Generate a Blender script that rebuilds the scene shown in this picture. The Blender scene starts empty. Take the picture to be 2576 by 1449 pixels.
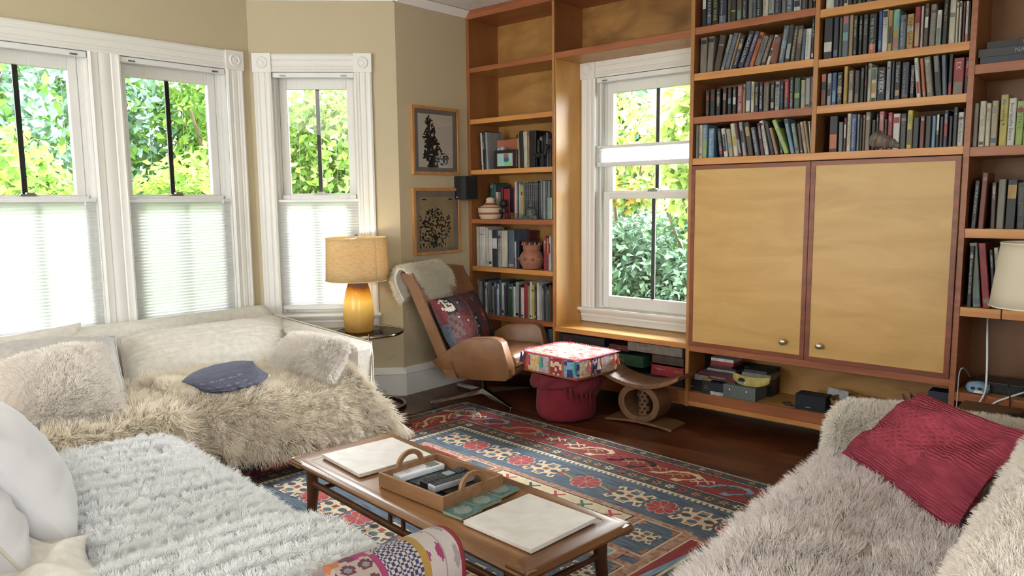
import bpy, math, random, numpy as np
from mathutils import Vector, Matrix, noise
sc = bpy.context.scene; C = sc.collection
RND = random.Random(11)
# ---------------------------------------------------------------- camera, light, exposure
FPX, CYP, PITCH, ROLL, YAW, EYE = 1910.35, 731.99, -.121, .0101, .7209, 1.42
W_, H_ = 2576, 1449
_fw = np.array([-math.sin(YAW)*math.cos(PITCH), math.cos(YAW)*math.cos(PITCH), math.sin(PITCH)])
_ri = np.array([math.cos(YAW), math.sin(YAW), 0.]); _dn = np.cross(_fw, _ri)
RM = np.array([math.cos(ROLL)*_ri+math.sin(ROLL)*_dn, math.cos(ROLL)*_dn-math.sin(ROLL)*_ri, _fw])
cd = bpy.data.cameras.new('camera'); cam = bpy.data.objects.new('camera', cd); C.objects.link(cam)
m = Matrix.Identity(4)
for i in range(3):
    m[i][0] = RM[0][i]; m[i][1] = -RM[1][i]; m[i][2] = -RM[2][i]
m[2][3] = EYE
cam.matrix_world = m
cd.sensor_width = 36; cd.lens = FPX/W_*36; cd.shift_y = (CYP-H_/2)/W_; cd.clip_start = .05; cd.clip_end = 200
sc.camera = cam
sc.view_settings.view_transform = 'Standard'; sc.view_settings.look = 'None'
sc.view_settings.exposure = EXPOSURE = -0.27; sc.view_settings.gamma = 1.0; sc.view_settings.use_curve_mapping = False
SKY = 13.0
wd = bpy.data.worlds.new('sky'); sc.world = wd; wd.use_nodes = True
bg = wd.node_tree.nodes['Background']; bg.inputs[0].default_value = (.93, .97, 1., 1)
def _sky():  # overcast sky plus two added glow lobes brightening the bookcase window and west blinds
    nt = wd.node_tree; L = nt.links.new; tc = nt.nodes.new('ShaderNodeTexCoord'); vm = nt.nodes.new('ShaderNodeVectorMath'); vm.operation = 'DOT_PRODUCT'
    vm.inputs[1].default_value = Vector((.20, .74, .74)).normalized(); L(tc.outputs['Generated'], vm.inputs[0])
    def mth(op, a, b): 
        n = nt.nodes.new('ShaderNodeMath'); n.operation = op; L(a, n.inputs[0]); n.inputs[1].default_value = b; return n.outputs[0]
    v2 = nt.nodes.new('ShaderNodeVectorMath'); v2.operation = 'DOT_PRODUCT'; v2.inputs[1].default_value = Vector((-.62, -.05, .78)).normalized(); L(tc.outputs['Generated'], v2.inputs[0])
    g = mth('MULTIPLY', mth('POWER', mth('MAXIMUM', vm.outputs['Value'], 0.), 10.), GLOW); g2 = mth('MULTIPLY', mth('POWER', mth('MAXIMUM', v2.outputs['Value'], 0.), 4.), WEST)
    ad = nt.nodes.new('ShaderNodeMath'); L(g, ad.inputs[0]); L(g2, ad.inputs[1]); L(mth('ADD', ad.outputs[0], SKY), bg.inputs[1])
GLOW, WEST = 185.0, 22.0
_sky()
sl = bpy.data.lights.new('sun', 'SUN'); sl.energy = 4.0; sl.angle = .03; sl.color = (1., .93, .8)
so = bpy.data.objects.new('sun', sl); C.objects.link(so)
so.rotation_euler = Vector((-.5, .45, -1.1)).to_track_quat('-Z', 'Y').to_euler()
def area(name, loc, aim, sx, sy, power, col=(1, 1, 1)):
    l = bpy.data.lights.new(name, 'AREA'); l.shape = 'RECTANGLE'; l.size = sx; l.size_y = sy; l.energy = power; l.color = col
    o = bpy.data.objects.new(name, l); C.objects.link(o); o.location = loc
    o.rotation_euler = (Vector(aim)-Vector(loc)).to_track_quat('-Z', 'Z').to_euler(); return o
# added fill light overhead behind the camera, not a real fixture
area('added_fill_light', (-1.6, -.6, 2.72), (-2.2, 1.6, .6), 1.8, 1.2, 32, (1, .95, .88))
sc.cycles_curves.shape = 'THICK'; sc.cycles.max_bounces = 5; sc.cycles.diffuse_bounces = 3; sc.cycles.glossy_bounces = 3
sc.cycles.transmission_bounces = 4; sc.cycles.transparent_max_bounces = 12
sc.cycles.caustics_reflective = False; sc.cycles.caustics_refractive = False
sc.cycles.use_adaptive_sampling = True; sc.cycles.adaptive_threshold = .13; sc.cycles.adaptive_min_samples = 12; sc.cycles.sample_clamp_indirect = 6.0; sc.cycles.use_denoising = True
# ---------------------------------------------------------------- camera-ray helpers (measuring)
def ray(u, v): return RM.T@np.array([(u-W_/2)/FPX, (v-CYP)/FPX, 1.])
def ony(u, v, y):
    d = ray(u, v); return np.array([0, 0, EYE])+d*(y/d[1])
def onz(u, v, z):
    d = ray(u, v); return np.array([0, 0, EYE])+d*((z-EYE)/d[2])
# ---------------------------------------------------------------- materials
def lin(c):
    return tuple(((x/255)/12.92 if x/255 <= .04045 else ((x/255+.055)/1.055)**2.4) for x in c[:3])+(1.,)
MATS = {}
def nodes(name):
    mt = bpy.data.materials.new(name); mt.use_nodes = True; nt = mt.node_tree
    return mt, nt, nt.nodes['Principled BSDF']
def N(nt, t, **k):
    n = nt.nodes.new(t)
    for a, b in k.items():
        if a.startswith('i_'): n.inputs[int(a[2:])].default_value = b
        else: setattr(n, a, b)
    return n
def coords(nt, scale=(1, 1, 1), rot=(0, 0, 0), src='Object'):
    tc = N(nt, 'ShaderNodeTexCoord'); mp = N(nt, 'ShaderNodeMapping')
    mp.inputs['Scale'].default_value = scale; mp.inputs['Rotation'].default_value = rot
    nt.links.new(tc.outputs[src], mp.inputs[0]); return mp.outputs[0]
def ramp(nt, fac, stops):
    r = N(nt, 'ShaderNodeValToRGB'); e = r.color_ramp.elements
    while len(e) > len(stops): e.remove(e[-1])
    while len(e) < len(stops): e.new(.5)
    for k, (p, c) in enumerate(stops): e[k].position = p; e[k].color = lin(c) if len(c) == 3 else c
    nt.links.new(fac, r.inputs[0]); return r.outputs[0]
def setsheen(b, v):
    b.inputs['Sheen Weight'].default_value = v; b.inputs['Sheen Roughness'].default_value = .5
def mat(name, c, rough=.6, metal=0., c2=None, scale=(4, 4, 4), det=4., bump=0., bscale=None, spec=.5, sheen=0., coat=0., dist=0., lo=.35, hi=.65):
    if name in MATS: return MATS[name]
    mt, nt, b = nodes(name); L = nt.links.new
    b.inputs['Base Color'].default_value = lin(c); b.inputs['Roughness'].default_value = rough
    b.inputs['Metallic'].default_value = metal; b.inputs['Specular IOR Level'].default_value = spec
    if coat: b.inputs['Coat Weight'].default_value = coat; b.inputs['Coat Roughness'].default_value = .15
    if sheen: setsheen(b, sheen)
    if c2 is not None:
        n = N(nt, 'ShaderNodeTexNoise'); n.inputs['Scale'].default_value = 1.; n.inputs['Detail'].default_value = det
        n.inputs['Distortion'].default_value = dist
        L(coords(nt, scale), n.inputs[0]); L(ramp(nt, n.outputs[0], [(lo, c), (hi, c2)]), b.inputs['Base Color'])
    if bump:
        n2 = N(nt, 'ShaderNodeTexNoise'); n2.inputs['Scale'].default_value = 1.; n2.inputs['Detail'].default_value = 5.
        L(coords(nt, bscale or scale), n2.inputs[0]); bp = N(nt, 'ShaderNodeBump'); bp.inputs['Strength'].default_value = bump
        bp.inputs['Distance'].default_value = .01; L(n2.outputs[0], bp.inputs['Height']); L(bp.outputs[0], b.inputs['Normal'])
    MATS[name] = mt; return mt
def glassmat(name, tint=(1, 1, 1, 1), refl=1.45):
    mt = bpy.data.materials.new(name); mt.use_nodes = True; nt = mt.node_tree; nt.nodes.remove(nt.nodes['Principled BSDF'])
    o = nt.nodes['Material Output']; t = N(nt, 'ShaderNodeBsdfTransparent'); t.inputs[0].default_value = tint
    g = N(nt, 'ShaderNodeBsdfGlossy'); g.inputs['Roughness'].default_value = .02; f = N(nt, 'ShaderNodeFresnel'); f.inputs[0].default_value = refl
    x = N(nt, 'ShaderNodeMixShader'); nt.links.new(f.outputs[0], x.inputs[0]); nt.links.new(t.outputs[0], x.inputs[1]); nt.links.new(g.outputs[0], x.inputs[2]); nt.links.new(x.outputs[0], o.inputs[0]); return mt
def transmat(name, c, t=.5, c2=None, scale=(60, 60, 60)):
    mt = bpy.data.materials.new(name); mt.use_nodes = True; nt = mt.node_tree; nt.nodes.remove(nt.nodes['Principled BSDF'])
    o = nt.nodes['Material Output']; d = N(nt, 'ShaderNodeBsdfDiffuse'); r = N(nt, 'ShaderNodeBsdfTranslucent'); x = N(nt, 'ShaderNodeMixShader')
    x.inputs[0].default_value = t
    for n in (d, r): n.inputs[0].default_value = lin(c)
    if c2 is not None:
        n = N(nt, 'ShaderNodeTexNoise'); n.inputs['Scale'].default_value = 1.; n.inputs['Detail'].default_value = 3
        nt.links.new(coords(nt, scale), n.inputs[0]); q = ramp(nt, n.outputs[0], [(.35, c), (.65, c2)])
        nt.links.new(q, d.inputs[0]); nt.links.new(q, r.inputs[0])
    nt.links.new(d.outputs[0], x.inputs[1]); nt.links.new(r.outputs[0], x.inputs[2]); nt.links.new(x.outputs[0], o.inputs[0]); return mt
# ---------------------------------------------------------------- mesh builder
class MB:
    def __init__(s): s.v = []; s.f = []; s.m = []; s.nv = 0
    def add(s, V, F, m=0):
        V = np.asarray(V, float).reshape(-1, 3); b = s.nv; s.v.append(V); s.nv += len(V)
        for k, f in enumerate(F):
            s.f.append(tuple(i+b for i in f)); s.m.append(m[k] if isinstance(m, (list, tuple)) else m)
        return s
    def box(s, x0, x1, y0, y1, z0, z1, m=0):
        return s.add([(x, y, z) for z in (z0, z1) for y in (y0, y1) for x in (x0, x1)],
                     [(0, 2, 3, 1), (4, 5, 7, 6), (0, 1, 5, 4), (2, 6, 7, 3), (0, 4, 6, 2), (1, 3, 7, 5)], m)
    def hexa(s, P, m=0):  # P[0..3] bottom ring, P[4..7] top ring
        return s.add(P, [(3, 2, 1, 0), (4, 5, 6, 7), (0, 1, 5, 4), (1, 2, 6, 5), (2, 3, 7, 6), (3, 0, 4, 7)], m)
    def prism(s, poly, h0, h1, ax=2, m=0):
        n = len(poly)
        def P(a, b, h): return {2: (a, b, h), 1: (a, h, b), 0: (h, a, b)}[ax]
        V = [P(a, b, h0) for a, b in poly]+[P(a, b, h1) for a, b in poly]
        return s.add(V, [tuple(range(n-1, -1, -1)), tuple(range(n, 2*n))]+[(i, (i+1) % n, n+(i+1) % n, n+i) for i in range(n)], m)
    def lathe(s, prof, c=(0, 0, 0), seg=32, m=0, caps=True, sx=1, sy=1):
        V = []; F = []; mm = []; n = len(prof)
        for r, z in prof:
            for k in range(seg):
                a = 2*math.pi*k/seg; V.append((c[0]+r*sx*math.cos(a), c[1]+r*sy*math.sin(a), c[2]+z))
        for i in range(n-1):
            for k in range(seg):
                k2 = (k+1) % seg; F.append((i*seg+k, i*seg+k2, (i+1)*seg+k2, (i+1)*seg+k)); mm.append(m[i] if isinstance(m, (list, tuple)) else m)
        if caps:
            F.append(tuple(range(seg-1, -1, -1))); mm.append(mm[0]); F.append(tuple((n-1)*seg+k for k in range(seg))); mm.append(mm[n-2])
        return s.add(V, F, mm)
    def tube(s, path, r, seg=8, m=0, closed=False, flat=1.):
        P = [Vector(p) for p in path]; n = len(P); V = []; F = []
        rr = r if isinstance(r, (list, tuple)) else [r]*n; up = None
        for i in range(n):
            a = P[(i-1) % n] if (closed or i > 0) else P[i]; b = P[(i+1) % n] if (closed or i < n-1) else P[i]
            t = (b-a).normalized()
            if up is None: up = Vector((0, 0, 1)) if abs(t.z) < .9 else Vector((1, 0, 0))
            sd = t.cross(up)
            if sd.length < 1e-6: sd = t.orthogonal()
            sd.normalize(); up = sd.cross(t).normalized()
            for k in range(seg):
                q = 2*math.pi*k/seg; V.append(P[i]+sd*(math.cos(q)*rr[i])+up*(math.sin(q)*rr[i]*flat))
        for i in range(n if closed else n-1):
            j = (i+1) % n
            for k in range(seg): F.append((i*seg+k, i*seg+(k+1) % seg, j*seg+(k+1) % seg, j*seg+k))
        if not closed: F += [tuple(range(seg-1, -1, -1)), tuple((n-1)*seg+k for k in range(seg))]
        return s.add([tuple(v) for v in V], F, m)
    def grid(s, fn, nu, nv, m=0, wrap=False):
        V = [fn(i/nu, j/nv) for j in range(nv+1) for i in range(nu+1)]; F = []; mm = []
        for j in range(nv):
            for i in range(nu):
                a = j*(nu+1)+i; F.append((a, a+1, a+nu+2, a+nu+1)); mm.append(m((i+.5)/nu, (j+.5)/nv) if callable(m) else m)
        return s.add(V, F, mm)
    def xf(s, M):
        M = np.array(M); s.v = [v@M[:3, :3].T+M[:3, 3] for v in s.v]; return s
    def build(s, name, mats, parent=None, smooth=None, bevel=0., world=True, solid=0., sub=0):
        V = np.concatenate(s.v) if s.v else np.zeros((0, 3))
        if parent is not None and world:
            r = parent
            while r.parent: r = r.parent
            M = np.array(r.matrix_basis.inverted()); V = V@M[:3, :3].T+M[:3, 3]
        me = bpy.data.meshes.new(name); me.from_pydata(V.tolist(), [], s.f)
        for x in (mats if isinstance(mats, (list, tuple)) else [mats]): me.materials.append(x)
        if any(s.m): me.polygons.foreach_set('material_index', s.m)
        if smooth is not None:
            me.polygons.foreach_set('use_smooth', [True]*len(s.f))
            if smooth < 180: me.set_sharp_from_angle(angle=math.radians(smooth))
        me.update(); o = bpy.data.objects.new(name, me); C.objects.link(o)
        if parent is not None: o.parent = parent
        if bevel:
            b = o.modifiers.new('edge', 'BEVEL'); b.width = bevel; b.segments = 2; b.limit_method = 'ANGLE'
        if solid: q = o.modifiers.new('thick', 'SOLIDIFY'); q.thickness = solid; q.offset = -1
        if sub: q = o.modifiers.new('sub', 'SUBSURF'); q.levels = q.render_levels = sub
        return o
def tag(o, label=None, cat=None, group=None, kind=None):
    if label: o['label'] = label
    if cat: o['category'] = cat
    if group: o['group'] = group
    if kind: o['kind'] = kind
    return o
def thing(name, label, cat, loc=(0, 0, 0), rz=0., group=None, kind=None):
    o = bpy.data.objects.new(name, None); C.objects.link(o); o.location = loc; o.rotation_euler = (0, 0, rz)
    o.matrix_basis = Matrix.Translation(loc)@Matrix.Rotation(rz, 4, 'Z'); o.empty_display_size = .1
    return tag(o, label, cat, group, kind)
def struct(mb, name, mats, parent=None, **k): 
    o = mb.build(name, mats, parent, **k)
    if parent is None: o['kind'] = 'structure'
    return o
GLY = {}
def glyph(ch):
    if ch not in GLY:
        cu = bpy.data.curves.new('t', 'FONT'); cu.body = ch; cu.size = 1.; cu.resolution_u = 2; o = bpy.data.objects.new('t', cu); C.objects.link(o)
        dg = bpy.context.evaluated_depsgraph_get(); dg.update(); me = bpy.data.meshes.new_from_object(o.evaluated_get(dg))
        V = np.array([v.co[:] for v in me.vertices]) if len(me.vertices) else np.zeros((0, 3))
        GLY[ch] = (V, [tuple(p.vertices) for p in me.polygons], (V[:, 0].max()+.07) if len(V) else .3)
        bpy.data.objects.remove(o); bpy.data.curves.remove(cu); bpy.data.meshes.remove(me)
    return GLY[ch]
def text(mb, s, org, dx, dy, size, m, width=None, center=False):
    """flat lettering: baseline from org along dx, letters rise along dy"""
    adv = [glyph(c)[2] for c in s]; w = sum(adv)*size
    if width and w > width: size *= width/w; w = width
    dx = np.array(dx, float); dy = np.array(dy, float); x = -w/2/size if center else 0.; sx = size
    for c, a in zip(s, adv):
        V, F, _ = glyph(c)
        if len(V): mb.add(np.array(org)+np.outer((V[:, 0]+x)*sx, dx)+np.outer(V[:, 1]*size, dy), F, m)
        x += a
    return w
def nz(p, s=1., seed=0.): return noise.noise(Vector((p[0]*s+seed, p[1]*s+seed*1.7, p[2]*s-seed)))
FM = {}
def furmat(m):
    if m.name not in FM:
        b = m.node_tree.nodes['Principled BSDF'].inputs['Base Color']; c = FURC.get(m.name, (230, 225, 215)); FM[m.name] = transmat(m.name+'_strand', c, .22)
    return FM[m.name]
FURC = dict(sheepskin_cream=(250, 239, 220), white_fur=(246, 246, 245), ivory_fur=(246, 238, 228), grey_beige_fur=(246, 237, 232), sheepskin_ivory=(244, 236, 216))
def fur(o, mi, count, length,  child=8, clump=.4, rough=.015, rad=.0012, seed=1, rnd=.3, droop=0., tang=0., shape=-.2, bend=(0, 0)):
    length *= .42
    md = o.modifiers.new('pile', 'PARTICLE_SYSTEM'); ps = md.particle_system; s = ps.settings; ps.seed = seed
    s.type = 'HAIR'; s.use_advanced_hair = True; s.count = count; s.hair_step = 4; s.display_step = 3; s.render_step = 2
    s.emit_from = 'FACE'; s.use_modifier_stack = True; s.userjit = 0; s.use_emit_random = True
    s.normal_factor = 1.*length; s.factor_random = rnd*length; s.object_align_factor = (bend[0]*length, bend[1]*length, -droop*length)
    s.tangent_factor = tang*length
    s.child_type = 'SIMPLE'; s.child_percent = 0; s.rendered_child_count = max(3, int(child*.72)); s.child_radius = .012; s.child_length = 1.
    s.clump_factor = clump; s.clump_shape = shape; s.roughness_1 = rough; s.roughness_1_size = .05; s.roughness_2 = rough; s.roughness_2_size = .3
    s.roughness_endpoint = rough*1.5; s.kink = 'NO'; s.root_radius = 1.; s.tip_radius = .3; s.radius_scale = rad*2.3; s.material = len(o.data.materials)+1; o.data.materials.append(furmat(o.data.materials[mi]))
    return s
WHITE = mat('white_paint', (238, 236, 230), .35)
BLACK = mat('black_satin', (16, 16, 18), .4)
# ---------------------------------------------------------------- room shell
CEIL = 2.83
K1 = Vector((-4.184, 3.562, 0)); K2 = Vector((-4.89, 2.852, 0)); XL = -4.89; XP = -4.184; YB = 4.26; YW = 4.60
XR, YF = 1.7, -2.6
PAINT = mat('tan_wall_paint', (196, 181, 149), .75, bump=.05, bscale=(160, 160, 160))
CEILM = mat('ceiling_paint', (238, 236, 232), .8)
def floor_mat():
    mt, nt, b = nodes('cherry_floor_boards'); L = nt.links.new
    co = coords(nt, (1, 1, 1), (0, 0, math.radians(-4)))
    br = N(nt, 'ShaderNodeTexBrick'); br.offset = .37; br.inputs['Scale'].default_value = 1.; br.inputs['Mortar Size'].default_value = .0012
    br.inputs['Brick Width'].default_value = 1.3; br.inputs['Row Height'].default_value = .085; br.inputs['Bias'].default_value = 0
    br.inputs['Color1'].default_value = lin((116, 68, 40)); br.inputs['Color2'].default_value = lin((86, 47, 27)); br.inputs['Mortar'].default_value = lin((38, 17, 9))
    L(co, br.inputs[0]); n = N(nt, 'ShaderNodeTexNoise'); n.inputs['Scale'].default_value = 1.; n.inputs['Detail'].default_value = 6
    L(coords(nt, (3, 45, 3), (0, 0, math.radians(-4))), n.inputs[0]); r = ramp(nt, n.outputs[0], [(.3, (150, 150, 150)), (.7, (255, 255, 255))])
    mx = N(nt, 'ShaderNodeMix', data_type='RGBA', blend_type='MULTIPLY'); mx.inputs[0].default_value = .8
    L(br.outputs[0], mx.inputs[6]); L(r, mx.inputs[7]); L(mx.outputs[2], b.inputs['Base Color']); b.inputs['Roughness'].default_value = .32
    return mt
struct(MB().box(XL-.2, XR, YF, YW+.1, -.06, 0), 'floor', floor_mat())
struct(MB().box(XL-.2, XR+.2, YF-.2, YW+.2, CEIL, CEIL+.12), 'ceiling', CEILM)
# windows: (name, wall-face centre of the opening, rotz, opening width)
def frame_m(loc, rz): return Matrix.Translation(loc)@Matrix.Rotation(rz, 4, 'Z')
WIN = {'window_1': (Vector((XL, 1.47, 0)), math.pi/2, .68), 'window_2': (Vector((XL, 2.331, 0)), math.pi/2, .68),
       'window_3': (K1+(K2-K1).normalized()*.571, math.pi/4, .564), 'window_4': (Vector((-2.775, 4.58, 0)), 0., .856)}
ZS, ZH = .617, 2.302
def wall_piece(name, A, B, holes, z0=0., z1=CEIL, th=.16, mats=PAINT):
    """A->B seen from inside left to right; holes (centre distance from A, width, z0, z1)"""
    d = (B-A); Ln = d.length; rz = math.atan2(d.y, d.x); mb = MB(); x = 0.
    for c, w, h0, h1 in sorted(holes):
        mb.box(x, c-w/2, 0, th, z0, z1); mb.box(c-w/2, c+w/2, 0, th, z0, h0); mb.box(c-w/2, c+w/2, 0, th, h1, z1); x = c+w/2
    mb.box(x, Ln, 0, th, z0, z1); mb.xf(frame_m(A, rz)); return struct(mb, name, mats)
wall_piece('wall_left', Vector((XL, YF, 0)), K2, [(1.47-YF, .72, ZS-.03, ZH+.02), (2.331-YF, .72, ZS-.03, ZH+.02)])
wall_piece('wall_bay', K2, K1, [((K2-K1).length-.571, .604, ZS-.03, ZH+.02)])
wall_piece('wall_corner', K1, Vector((XP, YW, 0)), [])
wall_piece('wall_back', Vector((XP-.16, YW, 0)), Vector((XR, YW, 0)), [(-2.775-XP+.16, .896, ZS-.03, ZH-.015)])
wall_piece('wall_right', Vector((XR, YW, 0)), Vector((XR, YF, 0)), [(YW+.6, 2.2, .7, 2.4)])
wall_piece('wall_front', Vector((XR, YF, 0)), Vector((XL, YF, 0)), [(4.7, 2.4, .5, 2.4)])  # big openings in these two unseen walls are added for fill light
# baseboards and crown moulding
def run(name, A, B, prof, mats=WHITE, cap=True):
    d = (B-A); rz = math.atan2(d.y, d.x); mb = MB().prism(prof, 0, d.length, 0); mb.xf(frame_m(A, rz)); return struct(mb, name, mats, smooth=40)
BBP = [(.0, 0), (-.022, 0), (-.022, .155), (-.030, .160), (-.030, .172), (-.020, .185), (-.016, .200), (-.008, .207), (0, .207)]
run('baseboard_left', Vector((XL, YF, 0)), K2, BBP); run('baseboard_bay', K2-Vector((.0, .0, 0)), K1+Vector((.012, .012, 0)), BBP)
run('baseboard_corner', K1+Vector((0, -.012, 0)), Vector((XP, YB, 0)), BBP)
CRP = [(0, 2.776), (-.012, 2.776), (-.016, 2.79), (-.04, 2.815), (-.046, CEIL-.004), (0, CEIL-.004)]
run('trim_1', Vector((XL, YF, 0)), K2, CRP); run('trim_2', K2, K1+Vector((.018, .018, 0)), CRP); run('trim_3', K1+Vector((0, -.018, 0)), Vector((XP, YB, 0)), CRP)
# ---------------------------------------------------------------- windows
GLASS = glassmat('window_glass'); BAR = mat('black_grille_bar', (12, 12, 13), .5); METAL = mat('sash_lock_metal', (150, 148, 140), .35, .8)
TRIMW = mat('white_trim_paint', (236, 233, 226), .33)
SHADEM = transmat('white_cellular_shade', (253, 253, 253), .68)
FLUTE = [(0, 0), (0, -.018), (.012, -.024), (.022, -.018), (.032, -.018), (.040, -.012), (.048, -.018), (.072, -.018), (.080, -.012), (.088, -.018), (.098, -.018), (.108, -.024), (.120, -.018), (.120, 0)]
def window(name, left=True, right=True, blind=(.64, 1.44), lowglass=True, cw=.120, cut=None, zh=ZH, label=''):
    loc, rz, w = WIN[name]; t = thing(name, None, None, loc, rz, None, 'structure'); h = w/2; B = lambda mb, nm, mt, **k: mb.build(nm, mt, t, world=False, **k)
    # jamb lining
    mb = MB()
    mb.box(-h-.02, -h, -.004, .16, ZS, zh); mb.box(h, h+.02, -.004, .16, ZS, zh); mb.box(-h-.02, h+.02, -.004, .16, zh, zh+.02)
    mb.box(-h, -h+.014, .045, .06, ZS, zh); mb.box(h-.014, h, .045, .06, ZS, zh)
    mb.box(-h, -h+.0205, .100, .16, ZS, zh).box(h-.0205, h, .100, .16, ZS, zh).box(-h, -h+.0205, .145, .16, ZS, zh)
    B(mb, 'jamb', TRIMW)
    def vert(x, flip, nm):
        pr = [((-s if flip else s)+x, d) for s, d in FLUTE]; m2 = MB().prism(pr, ZS, zh, 2)
        if cut is not None and not flip and x > 0: m2 = MB().prism([(x, 0), (x, -.018), (cut, -.018), (cut, 0)], ZS, zh, 2)
        B(m2, nm, TRIMW, smooth=35)
    if left is True: vert(-h, True, 'side_casing')
    if right is True: vert(h, False, 'side_casing')
    x0 = -h-(cw if left is True else 0); x1 = min(h+(cw if right is True else 0), cut if cut else 9)
    if left == 'mull': x0 = -h-.0905
    if right == 'mull': x1 = h+.0905
    if left == 'mull':
        pr = [(-h-.181+s, d) for s, d in [(0, 0), (0, -.018), (.012, -.024), (.022, -.018), (.05, -.018), (.056, -.010), (.062, -.014), (.119, -.014), (.125, -.010), (.131, -.018), (.159, -.018), (.169, -.024), (.181, -.018), (.181, 0)]]
        B(MB().prism(pr, ZS, zh, 2), 'mullion_casing', TRIMW, smooth=35)
    hp = [(zh+s, d) for s, d in FLUTE]; hx0 = x0+(cw if left is True else 0); hx1 = x1-(cw if right is True and not cut else 0)
    B(MB().add([(hx0, d, z) for z, d in hp]+[(hx1, d, z) for z, d in hp], [(i, i+1, 14+i+1, 14+i) for i in range(13)]+[(0, 13, 27, 14), tuple(range(14)), tuple(range(27, 13, -1))]), 'head_casing', TRIMW, smooth=35)
    for s, on in ((-1, left is True), (1, right is True and not cut)):
        if not on: continue
        cx = s*(h+cw/2); mb = MB().box(cx-.063, cx+.063, -.03, 0, zh-.003, zh+.123)
        ring = [(.0, -.006), (.012, -.006), (.018, .0), (.024, -.001), (.03, -.007), (.036, -.007), (.042, 0), (.042, .004)]
        m2 = MB().lathe([(max(r, .0005), z) for r, z in ring], seg=28); m2.xf(Matrix.Translation((cx, -.03, zh+.06))@Matrix.Rotation(math.pi/2, 4, 'X')@Matrix.Scale(-1, 4, (0, 0, 1)))
        mb.v += m2.v; mb.f += [tuple(i+mb.nv for i in f) for f in m2.f]; mb.m += m2.m; mb.nv += m2.nv
        B(mb, 'rosette_block', TRIMW, smooth=30)
    st0 = x0-(.02 if left is True else 0); st1 = x1+(.02 if right is True and not cut else 0)
    B(MB().prism([(-.055, ZS-.024), (-.06, ZS-.012), (-.055, ZS), (.16, ZS), (.16, ZS-.024)], st0, st1, 0), 'stool', TRIMW, smooth=40)
    B(MB().prism([(0, ZS-.024), (-.03, ZS-.026), (-.03, ZS-.036), (-.018, ZS-.05), (-.024, ZS-.06), (-.012, ZS-.085), (-.012, ZS-.105), (0, ZS-.105)], x0, x1, 0), 'apron', TRIMW, smooth=40)
    # sashes
    def sash(z0, z1, y0, nm, bt, tp):
        mb = MB(); a = .052; hh = h-.022
        mb.box(-hh, -hh+a, y0, y0+.04, z0, z1); mb.box(hh-a, hh, y0, y0+.04, z0, z1)
        mb.box(-hh+a, hh-a, y0, y0+.04, z0, z0+bt); mb.box(-hh+a, hh-a, y0, y0+.04, z1-tp, z1)
        q = B(mb, nm, TRIMW, bevel=.004)
        B(MB().box(-hh+a, hh-a, y0+.018, y0+.022, z0+bt, z1-tp), 'pane', GLASS).parent = q
        B(MB().box(-.014, .014, y0+.024, y0+.036, z0+bt, z1-tp), 'grille_bar', BAR).parent = q
        return q
    sash(1.425, zh-.014, .105, 'upper_sash', .045, .088)
    lo = sash(ZS+.0, 1.46, .062, 'lower_sash', .085, .05)
    B(MB().box(-.04, .04, .07, .1, 1.46, 1.474).box(-.012, .03, .06, .09, 1.474, 1.482), 'sash_lock', METAL).parent = lo
    return t
window('window_1', left=True, right='mull'); window('window_2', left='mull', right=True); window('window_3')
window('window_4', cut=.466, zh=ZH-.035)
# blinds
CORD = mat('blind_cord', (225, 225, 222), .6); RAILM = mat('blind_rail', (232, 232, 230), .4)
def blind(wn, z0, z1, zh, label, tassel=()):
    loc, rz, w = WIN[wn]; t = thing('window_blind', label, 'blind', loc+Vector((0, 0, z0)), rz, 'cellular blinds in the windows'); h = w/2-.003
    B = lambda mb, nm, mt, **k: mb.xf(Matrix.Translation((0, 0, -z0))).build(nm, mt, t, world=False, **k)
    n = max(4, int((z1-z0)/.021)); ys = .022
    mb = MB(); V = []; F = []
    for i in range(2*n+1):
        z = z0+.03+(z1-z0-.05)*i/(2*n); y = ys+(.0 if i % 2 else .009)
        V += [(-h, y, z), (h, y, z)]
        if i: F.append((2*i-2, 2*i-1, 2*i+1, 2*i))
    mb.add(V, F); B(mb, 'shade_fabric', SHADEM)
    B(MB().box(-h, h, .006, .036, z0, z0+.032), 'bottom_rail', RAILM, bevel=.004); B(MB().box(-h, h, .008, .034, z1-.02, z1), 'top_rail', RAILM, bevel=.003)
    hr = B(MB().box(-h, h, -.002, .036, zh-.036, zh-.002), 'head_rail', RAILM, bevel=.003)
    for bx in (-h+.05, h-.09): B(MB().box(bx, bx+.04, -.006, 0, zh-.03, zh-.02), 'bracket', METAL).parent = hr
    for x in (-h+.16, 0.12*h, h-.14): B(MB().tube([(x, .02, z1), (x, .02, zh-.03)], .0011, 5), 'lift_cord', CORD)
    for x, za, zb in tassel:
        c = B(MB().tube([(x, -.006, zh-.03), (x, -.006, zb+.02)], .0011, 5), 'pull_cord', CORD)
        for z in ((za, zb) if za else (zb,)):
            B(MB().lathe([(.001, .026), (.005, .018), (.008, .004), (.007, 0), (.002, -.003)], (x, -.006, z), 10), 'tassel', CORD, smooth=50).parent = c
blind('window_1' if 0 else 'window_1', .645, 1.446, ZH, 'white cellular blind pulled up to mid height in the window nearest the photo\'s left edge', [(.27, 1.405, .905)])
blind('window_2', .645, 1.438, ZH, 'white cellular blind at mid height in the window second from the left', [(.275, 1.41, .92)])
blind('window_3', .645, 1.43, ZH, 'white cellular blind at mid height in the narrow bay window behind the lamp', [(.2, 1.36, 1.05)])
blind('window_4', 1.64, 1.79, ZH-.035, 'short white cellular blind hanging halfway down the window among the bookcases', [(-.385, .0, 1.19)])
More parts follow.
